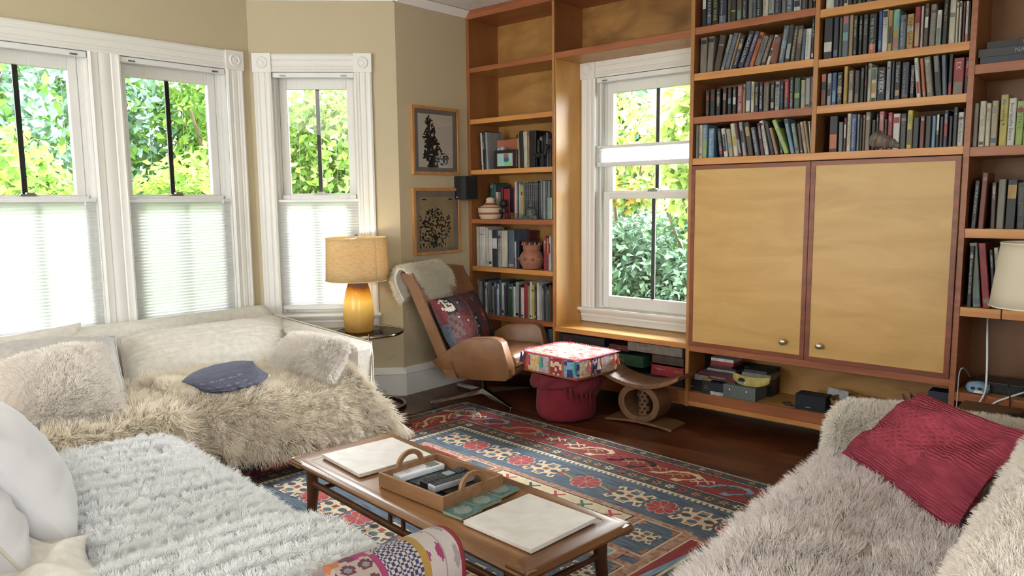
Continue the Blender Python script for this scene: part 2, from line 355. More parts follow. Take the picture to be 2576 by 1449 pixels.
# light portals at the openings let the sky in
for nm in WIN:
    loc, rz, w = WIN[nm]; o = area('daylight_portal', (0, 0, 0), (0, -1, 0), w, ZH-ZS, 1); o.data.cycles.is_portal = True
    o.matrix_world = frame_m(loc, rz)@Matrix.Translation((0, .17, (ZS+ZH)/2))@Matrix.Rotation(-math.pi/2, 4, 'X')
for loc, rz, w, z0, z1 in ((Vector((XR, -.6, 0)), -math.pi/2, 2.2, .7, 2.4), (Vector((XR-4.7, YF, 0)), math.pi, 2.4, .5, 2.4)):
    o = area('daylight_portal', (0, 0, 0), (0, -1, 0), w, z1-z0, 1); o.data.cycles.is_portal = True
    o.matrix_world = frame_m(loc, rz)@Matrix.Translation((0, .17, (z0+z1)/2))@Matrix.Rotation(-math.pi/2, 4, 'X')
# ---------------------------------------------------------------- built-in bookcases
BIRCH = mat('birch_plywood', (184, 138, 78), .42, c2=(160, 114, 58), scale=(2.2, 2.2, 5), det=5, dist=1.2)
BIRCHD = mat('birch_door', (200, 160, 94), .4, c2=(188, 146, 80), scale=(2.2, 2.2, 9), det=7, dist=1.0)
SIDE = mat('cherry_side', (150, 96, 54), .42, c2=(130, 80, 42), scale=(8, 8, 1.2), det=5)
EDGE = mat('cherry_edge', (164, 98, 60), .4, c2=(140, 78, 46), scale=(2, 8, 30), det=4)
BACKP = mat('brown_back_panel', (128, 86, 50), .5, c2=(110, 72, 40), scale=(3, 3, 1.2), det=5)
EDGEU = mat('golden_upright_edge', (176, 122, 68), .4, c2=(156, 102, 54), scale=(8, 8, 2), det=4)
EDGE2 = mat('golden_edge', (206, 146, 82), .4, c2=(186, 122, 62), scale=(2, 8, 30), det=4)
DEDGE = mat('dark_cherry_edge', (136, 70, 38), .4, c2=(112, 54, 30), scale=(2, 2, 20), det=4)
BRASS = mat('brushed_nickel', (205, 196, 178), .3, .9)
X1, X1b, X2, X2b, X3, X3b, X4, X4b, XE = -3.353, -3.333, -2.290, -2.266, -1.554, -1.529, -.817, -.790, -.02
def shelf(t, x0, x1, z, th=.036, e=EDGE, y0=YB, y1=YW-.004, nm='shelf', body=BIRCH):
    s = MB().box(x0, x1, y0+.018, y1, z-th, z).build(nm, body, t)
    MB().box(x0, x1, y0, y0+.018, z-th, z).build('edge_strip', e, t, bevel=.002).parent = s
    return s
def upright(t, x0, x1, z0, z1, e=None, nm='upright', body=SIDE, y0=YB):
    s = MB().box(x0, x1, y0+.012, YW-.004, z0, z1).build(nm, body, t)
    MB().box(x0, x1, y0-.002, y0+.012, z0, z1).build('edge_strip', e or EDGEU, t, bevel=.0015).parent = s
    return s
ZL = dict(s1=2.407, s2=2.024, s3=1.642, s4=1.267, s5=.899, s6=.529, s7=.196)
t = thing('bookcase', 'tall narrow built-in bookcase in the corner beside the armchair, two upper shelves empty', 'bookcase', (XP, YB, 0))
upright(t, XP, XP+.03, .10, 2.764, SIDE); upright(t, X1, X1b, .10, 2.764)
MB().box(XP+.03, X1, YW-.012, YW-.004, .10, 2.764).build('back_panel', BIRCH, t)
MB().box(XP, X1b, YB-.006, YW-.004, 2.764, CEIL-.003).build('top_rail', EDGE, t, bevel=.003)
for k, e in (('s1', EDGE), ('s2', EDGE2), ('s3', EDGE2), ('s4', EDGE), ('s5', EDGE2), ('s6', EDGE)): shelf(t, XP+.03, X1, ZL[k], e=e)
shelf(t, XP+.03, X1, ZL['s7'], .09, EDGE)
t = thing('window_surround', 'built-in window bench with wooden reveal, top shelf and games shelf below', 'window seat', (X1b, YB, 0))
MB().box(X1b, X2, YW-.012, YW-.004, 2.417, 2.764).build('back_panel', mat('birch_marbled', (172, 126, 68), .42, c2=(132, 90, 44), scale=(1.5, 1, 3.5), det=6, dist=2.5), t)
MB().box(X1b, X2, YB-.006, YW-.004, 2.764, CEIL-.003).build('top_rail', EDGE, t, bevel=.003)
shelf(t, X1b, X2, 2.417, .042, EDGE, nm='top_shelf', y1=4.56)
MB().box(X1b, X2, 4.56, YW-.004, 2.39, 2.417).build('filler', BIRCH, t)
MB().box(X1b, X1b+.006, YB+.012, 4.575, .503, 2.375).build('reveal_panel', mat('birch_reveal', (218, 166, 88), .36, c2=(200, 146, 72), scale=(6, 6, 1.4), det=5, dist=.8), t)
MB().box(X2-.006, X2, YB+.012, 4.575, .503, 2.375).build('reveal_panel', MATS['birch_reveal'], t)
BENCH = mat('bench_top_birch', (222, 172, 94), .36, c2=(206, 152, 76), scale=(1.4, 8, 8), det=5, dist=.8)
shelf(t, X1b, X2, .503, .034, EDGE2, nm='bench_top', body=BENCH, y1=4.578)
MB().box(X1b, X2, YW-.012, YW-.004, .10, .469).build('lower_back', SIDE, t)
shelf(t, X1b, X2, .196, .09, EDGE, nm='bottom_shelf')
ZA = dict(a=2.423, b=2.155, c=1.899, d=1.652); ZB = dict(e=2.406, f=2.146, g=1.902, d=1.652)
t = thing('cabinet_bookcase', 'wide built-in bookcase with two birch cabinet doors under rows of paperbacks', 'bookcase', (X2, YB, 0))
for a, b, z0 in ((X2, X2b, .10), (X4, X4b, .10)): upright(t, a, b, z0, 2.764, EDGEU if a < -2 else EDGE)
upright(t, X3, X3b, 1.652, 2.764)
MB().box(X2, X4b, YB-.006, YW-.004, 2.764, CEIL-.003).build('top_rail', EDGE, t, bevel=.003)
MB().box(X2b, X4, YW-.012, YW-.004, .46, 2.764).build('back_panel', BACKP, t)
MB().box(X2b, X4, YW-.012, YW-.004, .10, .46).build('back_panel', BIRCH, t)
for k, e in (('a', EDGE), ('b', EDGE2), ('c', EDGE)): shelf(t, X2b, X3, ZA[k], .042, e)
for k, e in (('e', EDGE2), ('f', EDGE2), ('g', EDGE2)): shelf(t, X3b, X4, ZB[k], .042, e)
shelf(t, X2b, X4, 1.652, .040, EDGE2)
shelf(t, X2b, X4, .497, .04, EDGE, nm='door_rail')
bs = shelf(t, X2b, X4, .199, .062, EDGE, nm='bottom_shelf'); MB().box(X2b, X4, YB+.004, YB+.03, .108, .137).build('edge_strip', EDGE2, t).parent = bs
for i, (a, b, kx) in enumerate(((X2b+.003, -1.545, -1.66), (-1.541, X4-.003, -1.455))):
    d = MB().box(a, b, YB-.012, YB+.01, .5, 1.606).build('cabinet_door', BIRCHD, t)
    d['label'] = 'birch door with knob at its lower right corner' if i == 0 else 'birch door with knob at its lower left corner'
    mb = MB(); e = .024
    mb.box(a, a+e, YB-.0165, YB-.012, .5, 1.606).box(b-e, b, YB-.0165, YB-.012, .5, 1.606).box(a+e, b-e, YB-.0165, YB-.012, .5, .5+e).box(a+e, b-e, YB-.0165, YB-.012, 1.606-e, 1.606)
    mb.build('door_edging', DEDGE, t).parent = d
    mb = MB().lathe([(.005, 0), (.006, .012), (.014, .016), (.0185, .024), (.018, .032), (.012, .038), (.001, .040)], seg=20)
    mb.xf(Matrix.Translation((kx, YB-.012, .592))@Matrix.Rotation(math.pi/2, 4, 'X')); mb.build('knob', BRASS, t, smooth=40).parent = d
ZR = dict(h=2.032, i=1.645, j=1.253, k=.866, l=.435)
t = thing('side_bookcase', 'built-in bookcase past the cabinet doors at the right edge, behind the cream lamp', 'bookcase', (X4b, YB, 0))
upright(t, XE, XE+.025, .10, 2.764, EDGE); MB().box(X4b, XE+.025, YB-.006, YW-.004, 2.764, CEIL-.003).build('top_rail', EDGE, t)
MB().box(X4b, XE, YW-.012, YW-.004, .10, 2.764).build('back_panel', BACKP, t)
for k, e in (('h', EDGE), ('i', EDGE), ('j', EDGE2), ('k', EDGE2), ('l', EDGE)): shelf(t, X4b, XE, ZR[k], .046, e)
# ---------------------------------------------------------------- outside
GZ = -.55
GRASS = mat('lawn_grass', (92, 120, 52), .9, c2=(60, 88, 36), scale=(3, 3, 3), det=6)
struct(MB().box(-40, 20, YW+.3, 45, GZ-.1, GZ).box(-40, XL-.3, -25, YW+.3, GZ-.1, GZ), 'ground', GRASS)
struct(MB().box(-40, 20, 12.5, 17.5, GZ, GZ+.01), 'road', mat('asphalt', (120, 120, 122), .9, c2=(104, 104, 106), scale=(9, 9, 9)))
LEAF = {k: transmat('leaf_'+k, tuple((a+b)//2 for a, b in zip(c, c2)), .45) for k, c, c2 in (
    ('lime', (150, 172, 84), (112, 142, 58)), ('mid', (106, 138, 66), (74, 106, 50)), ('dark', (72, 94, 72), (48, 70, 54)),
    ('pale', (172, 190, 130), (138, 164, 96)), ('gold', (206, 160, 78), (186, 124, 56)), ('blue', (132, 158, 138), (100, 132, 112)))}  # greens paled and greyed so the haze of the panes sits in the colour
BARK = mat('bark', (92, 76, 60), .9, c2=(66, 54, 44), scale=(20, 20, 6))
def foliage(mb, cen, rad, n, size, rng, nm, shell=.55, mi=0):
    rs = np.random.RandomState(rng); d = rs.normal(size=(n, 3)); d /= np.linalg.norm(d, axis=1)[:, None]
    r = shell+(1-shell)*rs.rand(n)**.7; lump = np.array([.82+.34*nz(x, 2.1, rng) for x in d])
    P = np.array(cen)+d*np.array(rad)*(r*lump)[:, None]
    nr = d*.7+rs.normal(size=(n, 3))*.6+np.array([0, 0, .5]); nr /= np.linalg.norm(nr, axis=1)[:, None]
    t = np.cross(nr, rs.normal(size=(n, 3))); t /= np.linalg.norm(t, axis=1)[:, None]; t[:, 2] -= .45; t /= np.linalg.norm(t, axis=1)[:, None]; b = np.cross(nr, t)
    b /= np.linalg.norm(b, axis=1)[:, None]
    s = size*(.6+.8*rs.rand(n))[:, None]; w = .27
    V = np.stack([P, P+t*s*.45+b*s*w+nr*s*.06, P+t*s, P+t*s*.45-b*s*w+nr*s*.06], 1).reshape(-1, 3)
    F = []
    mm = rs.choice(len(nm), n) if len(nm) > 1 else np.zeros(n, int)
    M_ = []
    for i in range(n): F += [(4*i, 4*i+1, 4*i+2), (4*i, 4*i+2, 4*i+3)]; M_ += [int(mm[i])+mi]*2
    mb.add(V, F, M_)
def plant(kind, label, base, blobs, cols, size, seed, stems, cat='shrub', group=None):
    t = thing(kind, label, cat, base, 0, group); mb = MB()
    for k, (c, r, n) in enumerate(blobs): foliage(mb, c, r, n, size, seed+k, cols)
    mb.build('foliage', [LEAF[c] for c in cols], t)
    mb = MB()
    for pth, r0, r1 in stems: mb.tube(pth, [r0+(r1-r0)*i/(len(pth)-1) for i in range(len(pth))], 7)
    mb.build('stems', BARK, t, smooth=60)
def stems(base, tops, r=.035):
    b = Vector(base); out = []
    for k, q in enumerate(tops):
        q = Vector(q); o = b+Vector((.06*math.cos(k*2.4), .06*math.sin(k*2.4), 0)); out.append(([o, o.lerp(q, .35)+Vector((.05, 0, .12)), o.lerp(q, .7)+Vector((-.04, .05, .05)), q], r, r*.25))
    return out
plant('garden_shrub', 'dense yellow-green shrub filling the lower panes of the window at the left edge', (-7.7, 2.3, GZ), [((-7.6, 2.25, .85), (.85, .95, 1.3), 5200), ((-7.9, 1.3, .7), (.8, .8, 1.2), 2500)], ['lime', 'mid'], .11, 1, stems((-7.7, 2.2, GZ), [(-7.5, 2.0, 1.4), (-7.8, 2.6, 1.5), (-7.9, 1.5, 1.3)]))
plant('garden_shrub', 'bright lime shrub seen through the middle window of the bay', (-7.9, 3.7, GZ), [((-7.8, 3.75, .9), (.9, .85, 1.25), 5600), ((-8.2, 4.5, .9), (.8, .7, 1.2), 2600)], ['lime', 'mid', 'lime'], .10, 7, stems((-7.9, 3.7, GZ), [(-7.6, 3.5, 1.5), (-8., 4., 1.6), (-8.3, 4.5, 1.5)]))
plant('garden_tree', 'blue-green feathery tree behind the shrub at the left edge', (-10.6, 2.9, GZ), [((-10.4, 3.3, 2.6), (1.3, 1.2, 1.6), 4600), ((-10.9, 1.2, 2.3), (1.2, 1.3, 1.5), 3000), ((-10.3, 4.35, 2.3), (.9, .75, 1.5), 2800)], ['blue', 'mid', 'blue'], .13, 13, stems((-10.6, 2.9, GZ), [(-10.4, 2.6, 2.9), (-10.9, 1.6, 2.6), (-10.8, 3., 3.)], .07), 'tree')
plant('garden_tree', 'spreading green tree with brown boughs above the lime shrub', (-9.6, 5.2, GZ), [((-9.4, 5.3, 2.6), (1.2, 1.2, 1.3), 4400), ((-9.8, 6.6, 2.4), (1.1, 1.1, 1.2), 2200)], ['mid', 'lime', 'mid'], .12, 17, stems((-9.3, 5.3, GZ), [(-8.9, 4.4, 2.5), (-9.2, 5.4, 3.), (-9.7, 6.2, 2.7), (-8.8, 5., 2.0)], .06), 'tree')
plant('garden_tree', 'leafy tree with a few yellowing leaves outside the narrow bay window', (-7.6, 5.3, GZ), [((-7.3, 5.2, 2.0), (.75, .8, .95), 3600), ((-7.8, 5.9, 2.3), (.8, .8, .9), 1500)], ['mid', 'lime', 'mid', 'pale'], .11, 23, stems((-7.3, 5.45, GZ), [(-6.9, 5.6, 1.9), (-7.5, 5.0, 2.3), (-7.7, 5.9, 2.4), (-7.0, 5.1, 1.7)], .045), 'tree')
plant('rhododendron', 'dark broad-leaved rhododendron under the leafy tree by the narrow bay window', (-7.0, 5.2, GZ), [((-6.95, 5.1, .55), (.75, .75, 1.05), 2600)], ['dark', 'mid', 'dark'], .16, 29, stems((-7., 5.2, GZ), [(-6.8, 5.1, 1.2), (-7.2, 5.3, 1.2)]))
plant('dogwood', 'pale green dogwood close to the glass of the bookcase window', (-3.7, 7.6, GZ), [((-3.75, 7.4, 1.95), (.8, .6, .95), 3000), ((-3.4, 7.5, 1.1), (.6, .5, .75), 1800)], ['pale', 'lime', 'pale'], .125, 31, stems((-3.6, 7.6, GZ), [(-4.2, 7.3, 2.1), (-3.5, 7.5, 2.4), (-3.3, 7.4, 1.6), (-4.3, 7.4, 1.4)], .04))
plant('japanese_maple', 'orange-tinged maple seen at the left of the bookcase window', (-6.3, 9.8, GZ), [((-6.2, 9.6, 2.3), (1.1, .9, .75), 1500), ((-5.9, 9.3, 1.5), (.6, .5, .28), 900)], ['gold', 'pale', 'pale', 'mid'], .12, 37, stems((-6.3, 9.7, GZ), [(-5.8, 9.4, 1.9), (-6.5, 9.6, 2.6), (-6., 9.3, 2.3)], .05), 'tree')
plant('rhododendron', 'low dark rhododendron under the dogwood outside the bookcase window', (-4.5, 7.2, GZ), [((-4.65, 7.2, .45), (.95, .6, .9), 7000), ((-3.7, 7.0, .15), (.6, .5, .75), 3000)], ['dark', 'blue', 'dark'], .09, 41, stems((-4.5, 7.2, GZ), [(-4.6, 7.1, .7), (-4.2, 7.1, .7)]))
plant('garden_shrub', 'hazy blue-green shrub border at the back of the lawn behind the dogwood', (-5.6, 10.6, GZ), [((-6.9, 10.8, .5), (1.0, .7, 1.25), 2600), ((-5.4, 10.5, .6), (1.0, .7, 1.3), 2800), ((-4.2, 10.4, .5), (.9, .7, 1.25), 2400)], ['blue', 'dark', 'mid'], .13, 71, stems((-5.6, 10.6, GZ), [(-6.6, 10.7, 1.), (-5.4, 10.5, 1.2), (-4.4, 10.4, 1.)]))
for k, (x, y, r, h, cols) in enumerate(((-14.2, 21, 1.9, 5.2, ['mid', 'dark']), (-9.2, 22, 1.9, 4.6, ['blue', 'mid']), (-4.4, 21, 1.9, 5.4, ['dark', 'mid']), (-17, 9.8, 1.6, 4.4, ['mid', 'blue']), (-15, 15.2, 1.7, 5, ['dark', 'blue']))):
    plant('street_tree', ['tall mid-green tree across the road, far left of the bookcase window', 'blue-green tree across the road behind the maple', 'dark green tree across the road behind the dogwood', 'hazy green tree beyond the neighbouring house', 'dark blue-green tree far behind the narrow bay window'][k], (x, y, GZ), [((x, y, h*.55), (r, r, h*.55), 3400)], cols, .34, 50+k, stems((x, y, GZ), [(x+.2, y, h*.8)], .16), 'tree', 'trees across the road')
# neighbour's house
t = thing('neighbour_house', 'blue-grey clapboard house glimpsed between trees beyond the bay windows', 'house', (-15, 2.2, GZ))
SIDING = mat('blue_grey_clapboard', (120, 134, 152), .8, c2=(106, 120, 140), scale=(.5, .5, 9)); mb = MB()
mb.box(-18, -14.6, -1.5, 5.6, GZ, 4.2); mb.build('walls', SIDING, t)
MB().prism([(-1.9, 4.2), (6.0, 4.2), (2.05, 7.2)], -18.3, -14.3, 0).build('roof', mat('slate_roof', (84, 86, 92), .9, c2=(70, 72, 78), scale=(3, 3, 9)), t)
for y in (.2, 3.6):
    w = MB().box(-14.6, -14.55, y-.5, y+.5, 1., 2.8).build('window', TRIMW, t); MB().box(-14.55, -14.54, y-.42, y+.42, 1.08, 2.72).build('pane', mat('dark_glass', (60, 70, 84), .1), t).parent = w
# parked car
t = thing('car', 'small blue car parked on the road beyond the bookcase window', 'car', (-10.9, 14, GZ), 0.)
CARB = mat('blue_car_paint', (46, 96, 180), .25, coat=.6); PR = [(-2.1, .3), (-2.1, .72), (-1.5, .86), (-.9, 1.38), (.75, 1.42), (1.5, .92), (2.1, .78), (2.15, .3)]
MB().prism([(-10.9+a, GZ+z) for a, z in PR], 13.15, 14.85, 1).build('body', CARB, t, bevel=.06)
MB().prism([(-10.9+a, GZ+z) for a, z in [(-1.2, .9), (-.8, 1.3), (.7, 1.34), (1.2, .95)]], 13.14, 13.16, 1).build('side_window', mat('car_glass', (150, 175, 200), .1), t)
for a in (-1.3, 1.35):
    for y in (13.2, 14.8):
        m2 = MB().lathe([(.02, -.1), (.31, -.1), (.33, -.06), (.33, .06), (.31, .1), (.02, .1)], seg=20); m2.xf(Matrix.Translation((-10.9+a, y, GZ+.33))@Matrix.Rotation(math.pi/2, 4, 'X')); m2.build('wheel', BLACK, t, smooth=40)
# ---------------------------------------------------------------- books
PAL = dict(black=(24, 23, 27), charcoal=(52, 50, 52), grey=(122, 121, 118), silver=(168, 170, 172), white=(222, 221, 216), cream=(220, 210, 182), beige=(188, 172, 142), tan=(178, 144, 100),
           taupe=(138, 126, 112), brown=(84, 62, 48), rust=(140, 62, 42), orange=(212, 104, 52), red=(180, 36, 44), maroon=(98, 32, 40), pink=(196, 110, 112), gold=(200, 154, 66), yellow=(212, 190, 78),
           lime=(166, 200, 90), green=(52, 98, 68), sage=(122, 144, 126), teal=(60, 104, 112), aqua=(120, 190, 178), blue=(56, 84, 150), skyblue=(112, 160, 196), steel=(96, 110, 132), navy=(34, 40, 68), purple=(88, 76, 108), olive=(104, 98, 70), lilac=(168, 160, 178))
for k_, c_ in PAL.items():
    g_ = sum(c_)/3; PAL[k_] = tuple(int((.84*x+.16*g_)*.88) for x in c_)
def pal(k): return mat('cover_'+k, PAL[k], .45, c2=tuple(int(x*.84) for x in PAL[k]), scale=(30, 30, 9))
PAGES = mat('book_pages', (214, 202, 172), .85, c2=(196, 184, 154), scale=(260, 4, 4))
ORD = 'first second third fourth fifth sixth seventh eighth ninth tenth eleventh twelfth thirteenth fourteenth fifteenth sixteenth seventeenth eighteenth nineteenth twentieth twenty-first twenty-second twenty-third twenty-fourth twenty-fifth twenty-sixth twenty-seventh twenty-eighth twenty-ninth thirtieth thirty-first thirty-second thirty-third thirty-fourth thirty-fifth thirty-sixth'.split()
def book(nm, label, group, cat, w, h, d, cols, bands, txt, tcol, loc, ry, left, ring=False):
    """one volume, spine towards -Y; pivot at its lower corner on the side it leans to"""
    mb = MB(); x0, x1 = (0, w) if left else (-w, 0); b = .0022
    keys = [cols]
    def mi(k):
        if k not in keys: keys.append(k)
        return keys.index(k)
    r = min(.0035, w*.22)
    mb.prism([(x0, .004), (x0+r, 0), (x1-r, 0), (x1, .004), (x1, d), (x1-b, d), (x1-b, .007), (x0+b, .007), (x0+b, d), (x0, d)], 0, h, 2, 0)
    pg = mi('PAGES'); mb.box(x0+b, x1-b, .007, d-.004, .003, h-.004, pg)
    for k, z0, z1 in bands:
        mb.add([(x0+r, -.0004, h*z0), (x1-r, -.0004, h*z0), (x1-r, -.0004, h*z1), (x0+r, -.0004, h*z1)], [(0, 1, 2, 3)], mi(k))
    if ring:
        for q in range(int(h/.0085)): mb.box(x0+w*.2, x1-w*.2, -.0012, .001, .006+q*.0085, .0105+q*.0085, mi('silver'))
    if txt:
        s = min(w*.70, .030); text(mb, txt, (x0+w*.5-s*.36, -.0007, h*.9), (0, 0, -1), (1, 0, 0), s, mi(tcol), width=h*.8)
    o = mb.build(nm, [PAGES if k == 'PAGES' else pal(k) for k in keys], None)
    o.location = loc; o.rotation_euler = (0, ry, 0); return tag(o, label, cat, group)
LBL = {}
def row(data, sc_, ox, oy, zs, place, group, dmax=.17, sb=.022, noun='book', nm='book', y=YB, first=1, dmin=.11, zmax=None):
    """data lines: x0 x1 (base, crop px) ytop leanpx colour [key:z0:z1 ...] ['text' colour]"""
    k = first-1
    for ln in data.strip().split('\n'):
        txt = tc = None
        if '"' in ln: a, txt, tc = ln.split('"'); ln = a; tc = tc.strip() or 'cream'
        p = ln.split(); x0, x1, yt, dx = map(float, p[:4]); ring = 'ring' in p; bands = []
        for q in p[5:]:
            if ':' in q: a, z0, z1 = q.split(':'); bands.append((a, float(z0), float(z1)))
        s = sb+RND.uniform(-.006, .01); yy = y+s
        def X(px, z=zs): # px column at the shelf height on the spine plane
            u = ox+px/sc_
            v = CYP
            for _ in range(3):
                P = ony(u, v, yy); dd = RM@np.array([P[0], yy, z-EYE]); v = CYP+FPX*dd[1]/dd[2]
            return ony(u, v, yy)[0]
        xa, xb = X(x0), X(x1); zt = ony(ox+((x0+x1)/2+dx)/sc_, oy+yt/sc_, yy)[2]; h = max(.08, zt-zs)
        xt = ony(ox+(x0+dx)/sc_, oy+yt/sc_, yy)[0]; th = math.atan2(xt-xa, h)
        if abs(dx) < 6: th = 0.
        w = (xb-xa)*math.cos(th)*.965; left = th <= 0
        h = h/math.cos(th) if th else h
        if zmax is None:
            for G in (ZA, ZB, ZR, ZL):
                if any(abs(zs-q_) < 1e-6 for q_ in G.values()):
                    up_ = [q_ for q_ in G.values() if q_ > zs+.05]; zmax = (min(up_)-.048) if up_ else 2.76
                    break
        h = min(h, (zmax-zs-w*abs(math.sin(th)))/math.cos(th))
        d = min(dmax, max(dmin, h*.68))*RND.uniform(.94, 1.0)
        k += 1; c = p[4]; look = c
        if bands: look += ' and '+bands[0][0] if bands[0][0] != c else ''
        n2 = noun
        if not bands and not ring and RND.random() < .6:
            bk = RND.choice(['charcoal', 'taupe', 'silver', 'beige', 'black', 'steel', 'brown']); q0 = RND.choice([.04, .07, .86, .8]); bands = [(bk, q0, q0+RND.uniform(.04, .12))]
        lab = f'{look} {n2}, {ORD[k-1]} from left {place}'
        book(nm, lab, group, 'book', w, h, d, c, bands, txt, tc or 'cream', (xa if left else xb-(xb-xa)*.02, yy, zs+.0006), th, left, ring)
    return k
A = (3.6225, 1720, 0); B_ = (3.623, 2040, 0)
row('''165 205 -25 0 black white:.6:.9
207 254 -30 0 navy steel:.1:.4 "TRAITOR" white
257 314 -40 0 black "ANS WAR" yellow
318 390 -40 0 navy steel:.0:.3 "THE WOODEN GATE" white
398 424 -35 0 olive
427 474 -38 0 charcoal yellow:.4:.46
480 525 -40 0 olive sage:.1:.45
528 580 -45 0 black "IRON COAST" white
586 624 -45 0 grey
626 654 -45 0 steel "HEX" white
657 712 -45 0 black "GRAVITY EXILE" white
716 770 -50 0 cream "SUMMER WILLIS" brown
772 820 -55 0 silver "All Clear" charcoal
822 888 -55 0 navy "Blackout" silver
891 930 -50 0 grey
932 990 -60 0 steel "TEST 111" white
1000 1065 -60 0 white navy:.25:.6 "UNIVERSAL" navy
1070 1128 -60 0 charcoal "ARMADA" silver
1134 1172 -60 0 brown
1176 1200 -60 0 black white:.5:.75''', *A, ZA['a'], 'in the top row above the left door', 'books on the top row above the left door', noun='paperback')
row('''145 207 345 8 taupe black:.82:.93
208 262 335 19 taupe black:.84:.95
268 325 328 60 brown cream:.72:.74
332 358 318 85 silver steel:.1:.5 "STRANGE WORLDS" navy
362 408 308 92 steel "THE FALSE DAWN" silver
412 430 305 90 tan
434 478 330 84 navy gold:.6:.75 "ENDERS SHADOW" white
482 536 290 110 navy "INCARCERON" white
541 584 292 108 purple "PARADOX" white
588 628 300 104 orange "ZERO POINT N" black
634 688 335 88 grey "ARMOR" black
694 738 330 84 brown taupe:.1:.4 "MORNING" cream
744 776 325 84 cream orange:.55:.85 navy:.3:.5
786 846 340 44 rust
856 908 238 58 steel skyblue:.4:.6 "RICHARD K. MORGAN" white
914 960 228 52 charcoal silver:.1:.5
965 1004 240 44 olive "THE WOLF BORDER" cream
1008 1058 235 38 brown taupe:.5:.9 "VOODOO" beige
1062 1094 265 24 steel
1099 1149 262 17 white "A FIRE UPON THE DEEP" black
1156 1183 170 14 navy white:.05:.15 "THE LAST BEST" cream''', *A, ZA['b'], 'in the second row above the left door', 'books on the second row above the left door', noun='paperback')
row('''196 232 825 0 black rust:.62:.8 "DARK TOWER" orange
237 281 815 0 black maroon:.55:.8
292 331 812 0 black taupe:.45:.7 "SHADOW" cream
350 386 802 0 black tan:.55:.8 "SHADOW PUPPETS" orange
396 431 795 0 black skyblue:.4:.6 "STORM" orange
440 476 790 0 black white:.35:.6 "GIANT" white
485 530 782 0 pink red:.35:.65 "WASTELAND" white
534 556 770 0 tan
560 606 742 0 steel white:.05:.4
608 635 745 0 cream yellow:.4:.6 "THE WIND" brown
640 678 762 0 black "THE COMING" white
682 717 755 0 black steel:.1:.4 "HEAVY WEATHER" white
722 770 757 0 taupe red:.9:.98 "RICHARD PRESTON" maroon
785 823 750 0 black beige:.1:.3 "Detection" white
827 868 745 0 silver "A GRAY WIND" charcoal
873 904 752 0 navy "THE CALCULUS" skyblue
910 953 730 0 red navy:.0:.4 "IS LIVING WE KNOW" white
958 996 705 0 black purple:.0:.3 "MICHAEL CRICHTON" white
1000 1055 710 0 green lime:.35:.5 "TWO WORLDS" sage
1062 1100 730 0 beige skyblue:.4:.5
1103 1145 715 0 silver
1150 1183 708 0 taupe "BUTTERCUP" charcoal''', *A, ZA['c'], 'in the third row above the left door', 'books on the third row above the left door', noun='paperback')
row('''107 132 1135 0 grey
136 166 1125 0 cream "Dreams of Steel" brown
168 210 1130 0 skyblue lime:.02:.52 "ENIGMA" cream
219 270 1172 8 skyblue "The Blue Sword" white
326 362 1175 -26 black red:.1:.35 "VANCE VOICE" white
366 404 1175 -30 white navy:.2:.8 "Stephenson" white
412 450 1180 -28 beige skyblue:.3:.5
456 498 1130 -34 cream yellow:.3:.6
502 532 1125 -45 maroon silver:.1:.5
538 570 1095 -44 silver charcoal:.4:.75
588 636 1120 -42 brown gold:.6:.85 "WOLF" cream
650 688 1165 -42 steel "INVISIBLE SPACE" white
702 736 1125 -38 maroon "ZAMONIA" white
740 776 1085 -58 white charcoal:.86:.94 "The Merchant of Prague" black
792 828 1130 -56 charcoal
832 860 1170 -56 tan
880 908 1115 -44 navy
918 962 1072 -128 lime "THE THREEBODY" white
974 1010 1072 -68 skyblue "THE SILENCE" silver
1016 1055 1130 -42 sage red:.1:.2 "ZOO STATE" white
1060 1090 1130 -30 brown
1096 1126 1115 -40 beige "MADE IN JAPAN" rust
1129 1152 1105 -42 tan
1154 1168 1105 -20 white''', *A, ZA['d'], 'in the row just above the left door', 'books on the row just above the left door', noun='paperback')
row('''135 211 -40 0 white "4" black
214 250 -60 0 purple
253 290 -60 0 brown
296 336 -60 0 white charcoal:.2:.5
340 376 -60 0 charcoal
380 420 -65 0 navy
424 460 -65 0 olive
464 500 -70 0 black
504 548 -70 0 steel''', *B_, ZB['e'], 'in the topmost row above the right door', 'books on the top row above the right door', noun='hardback')
row('''110 192 140 0 black white:.18:.42
196 245 145 0 navy steel:.05:.2
250 276 165 0 olive
279 336 105 0 steel pink:.82:.98 aqua:.4:.6
339 375 138 0 tan
378 414 145 0 charcoal "MANY LANDS" cream
427 460 145 0 black "THE UNDEFEATED" white
466 511 135 0 charcoal "THE ROAD" silver
518 592 130 0 black orange:.02:.25 "THE BOOK THIEF" white
604 640 105 0 blue skyblue:.1:.3
642 692 88 0 white black:.82:.97 "TURKEY" charcoal
694 734 98 0 gold navy:.2:.62 "ISTANBUL" orange
738 796 90 0 aqua gold:.32:.5 pink:.05:.32
800 860 140 0 steel "CONQUEST OF THE OLD" white
864 930 130 0 gold cream:.5:.65 "TAMERLANE" brown
934 986 62 18 red beige:.05:.6 "Last Orders" maroon
990 1012 55 20 white
1018 1062 35 24 brown white:.45:.7 "CITY" cream
1070 1126 40 26 taupe "A DEEPNESS" silver
1132 1174 92 22 white sage:.02:.5 "MIDNIGHT" red
1190 1236 -10 26 black "Windup Girl" gold
1246 1308 -10 24 cream sage:.6:.7
1312 1332 20 20 cream
1340 1360 10 20 white
1372 1396 15 20 maroon red:.9:.97
1400 1424 10 20 white orange:.02:.2 "THE SHADOW" charcoal
1430 1448 15 14 black''', *B_, ZB['f'], 'in the second row above the right door', 'books on the second row above the right door', noun='paperback')
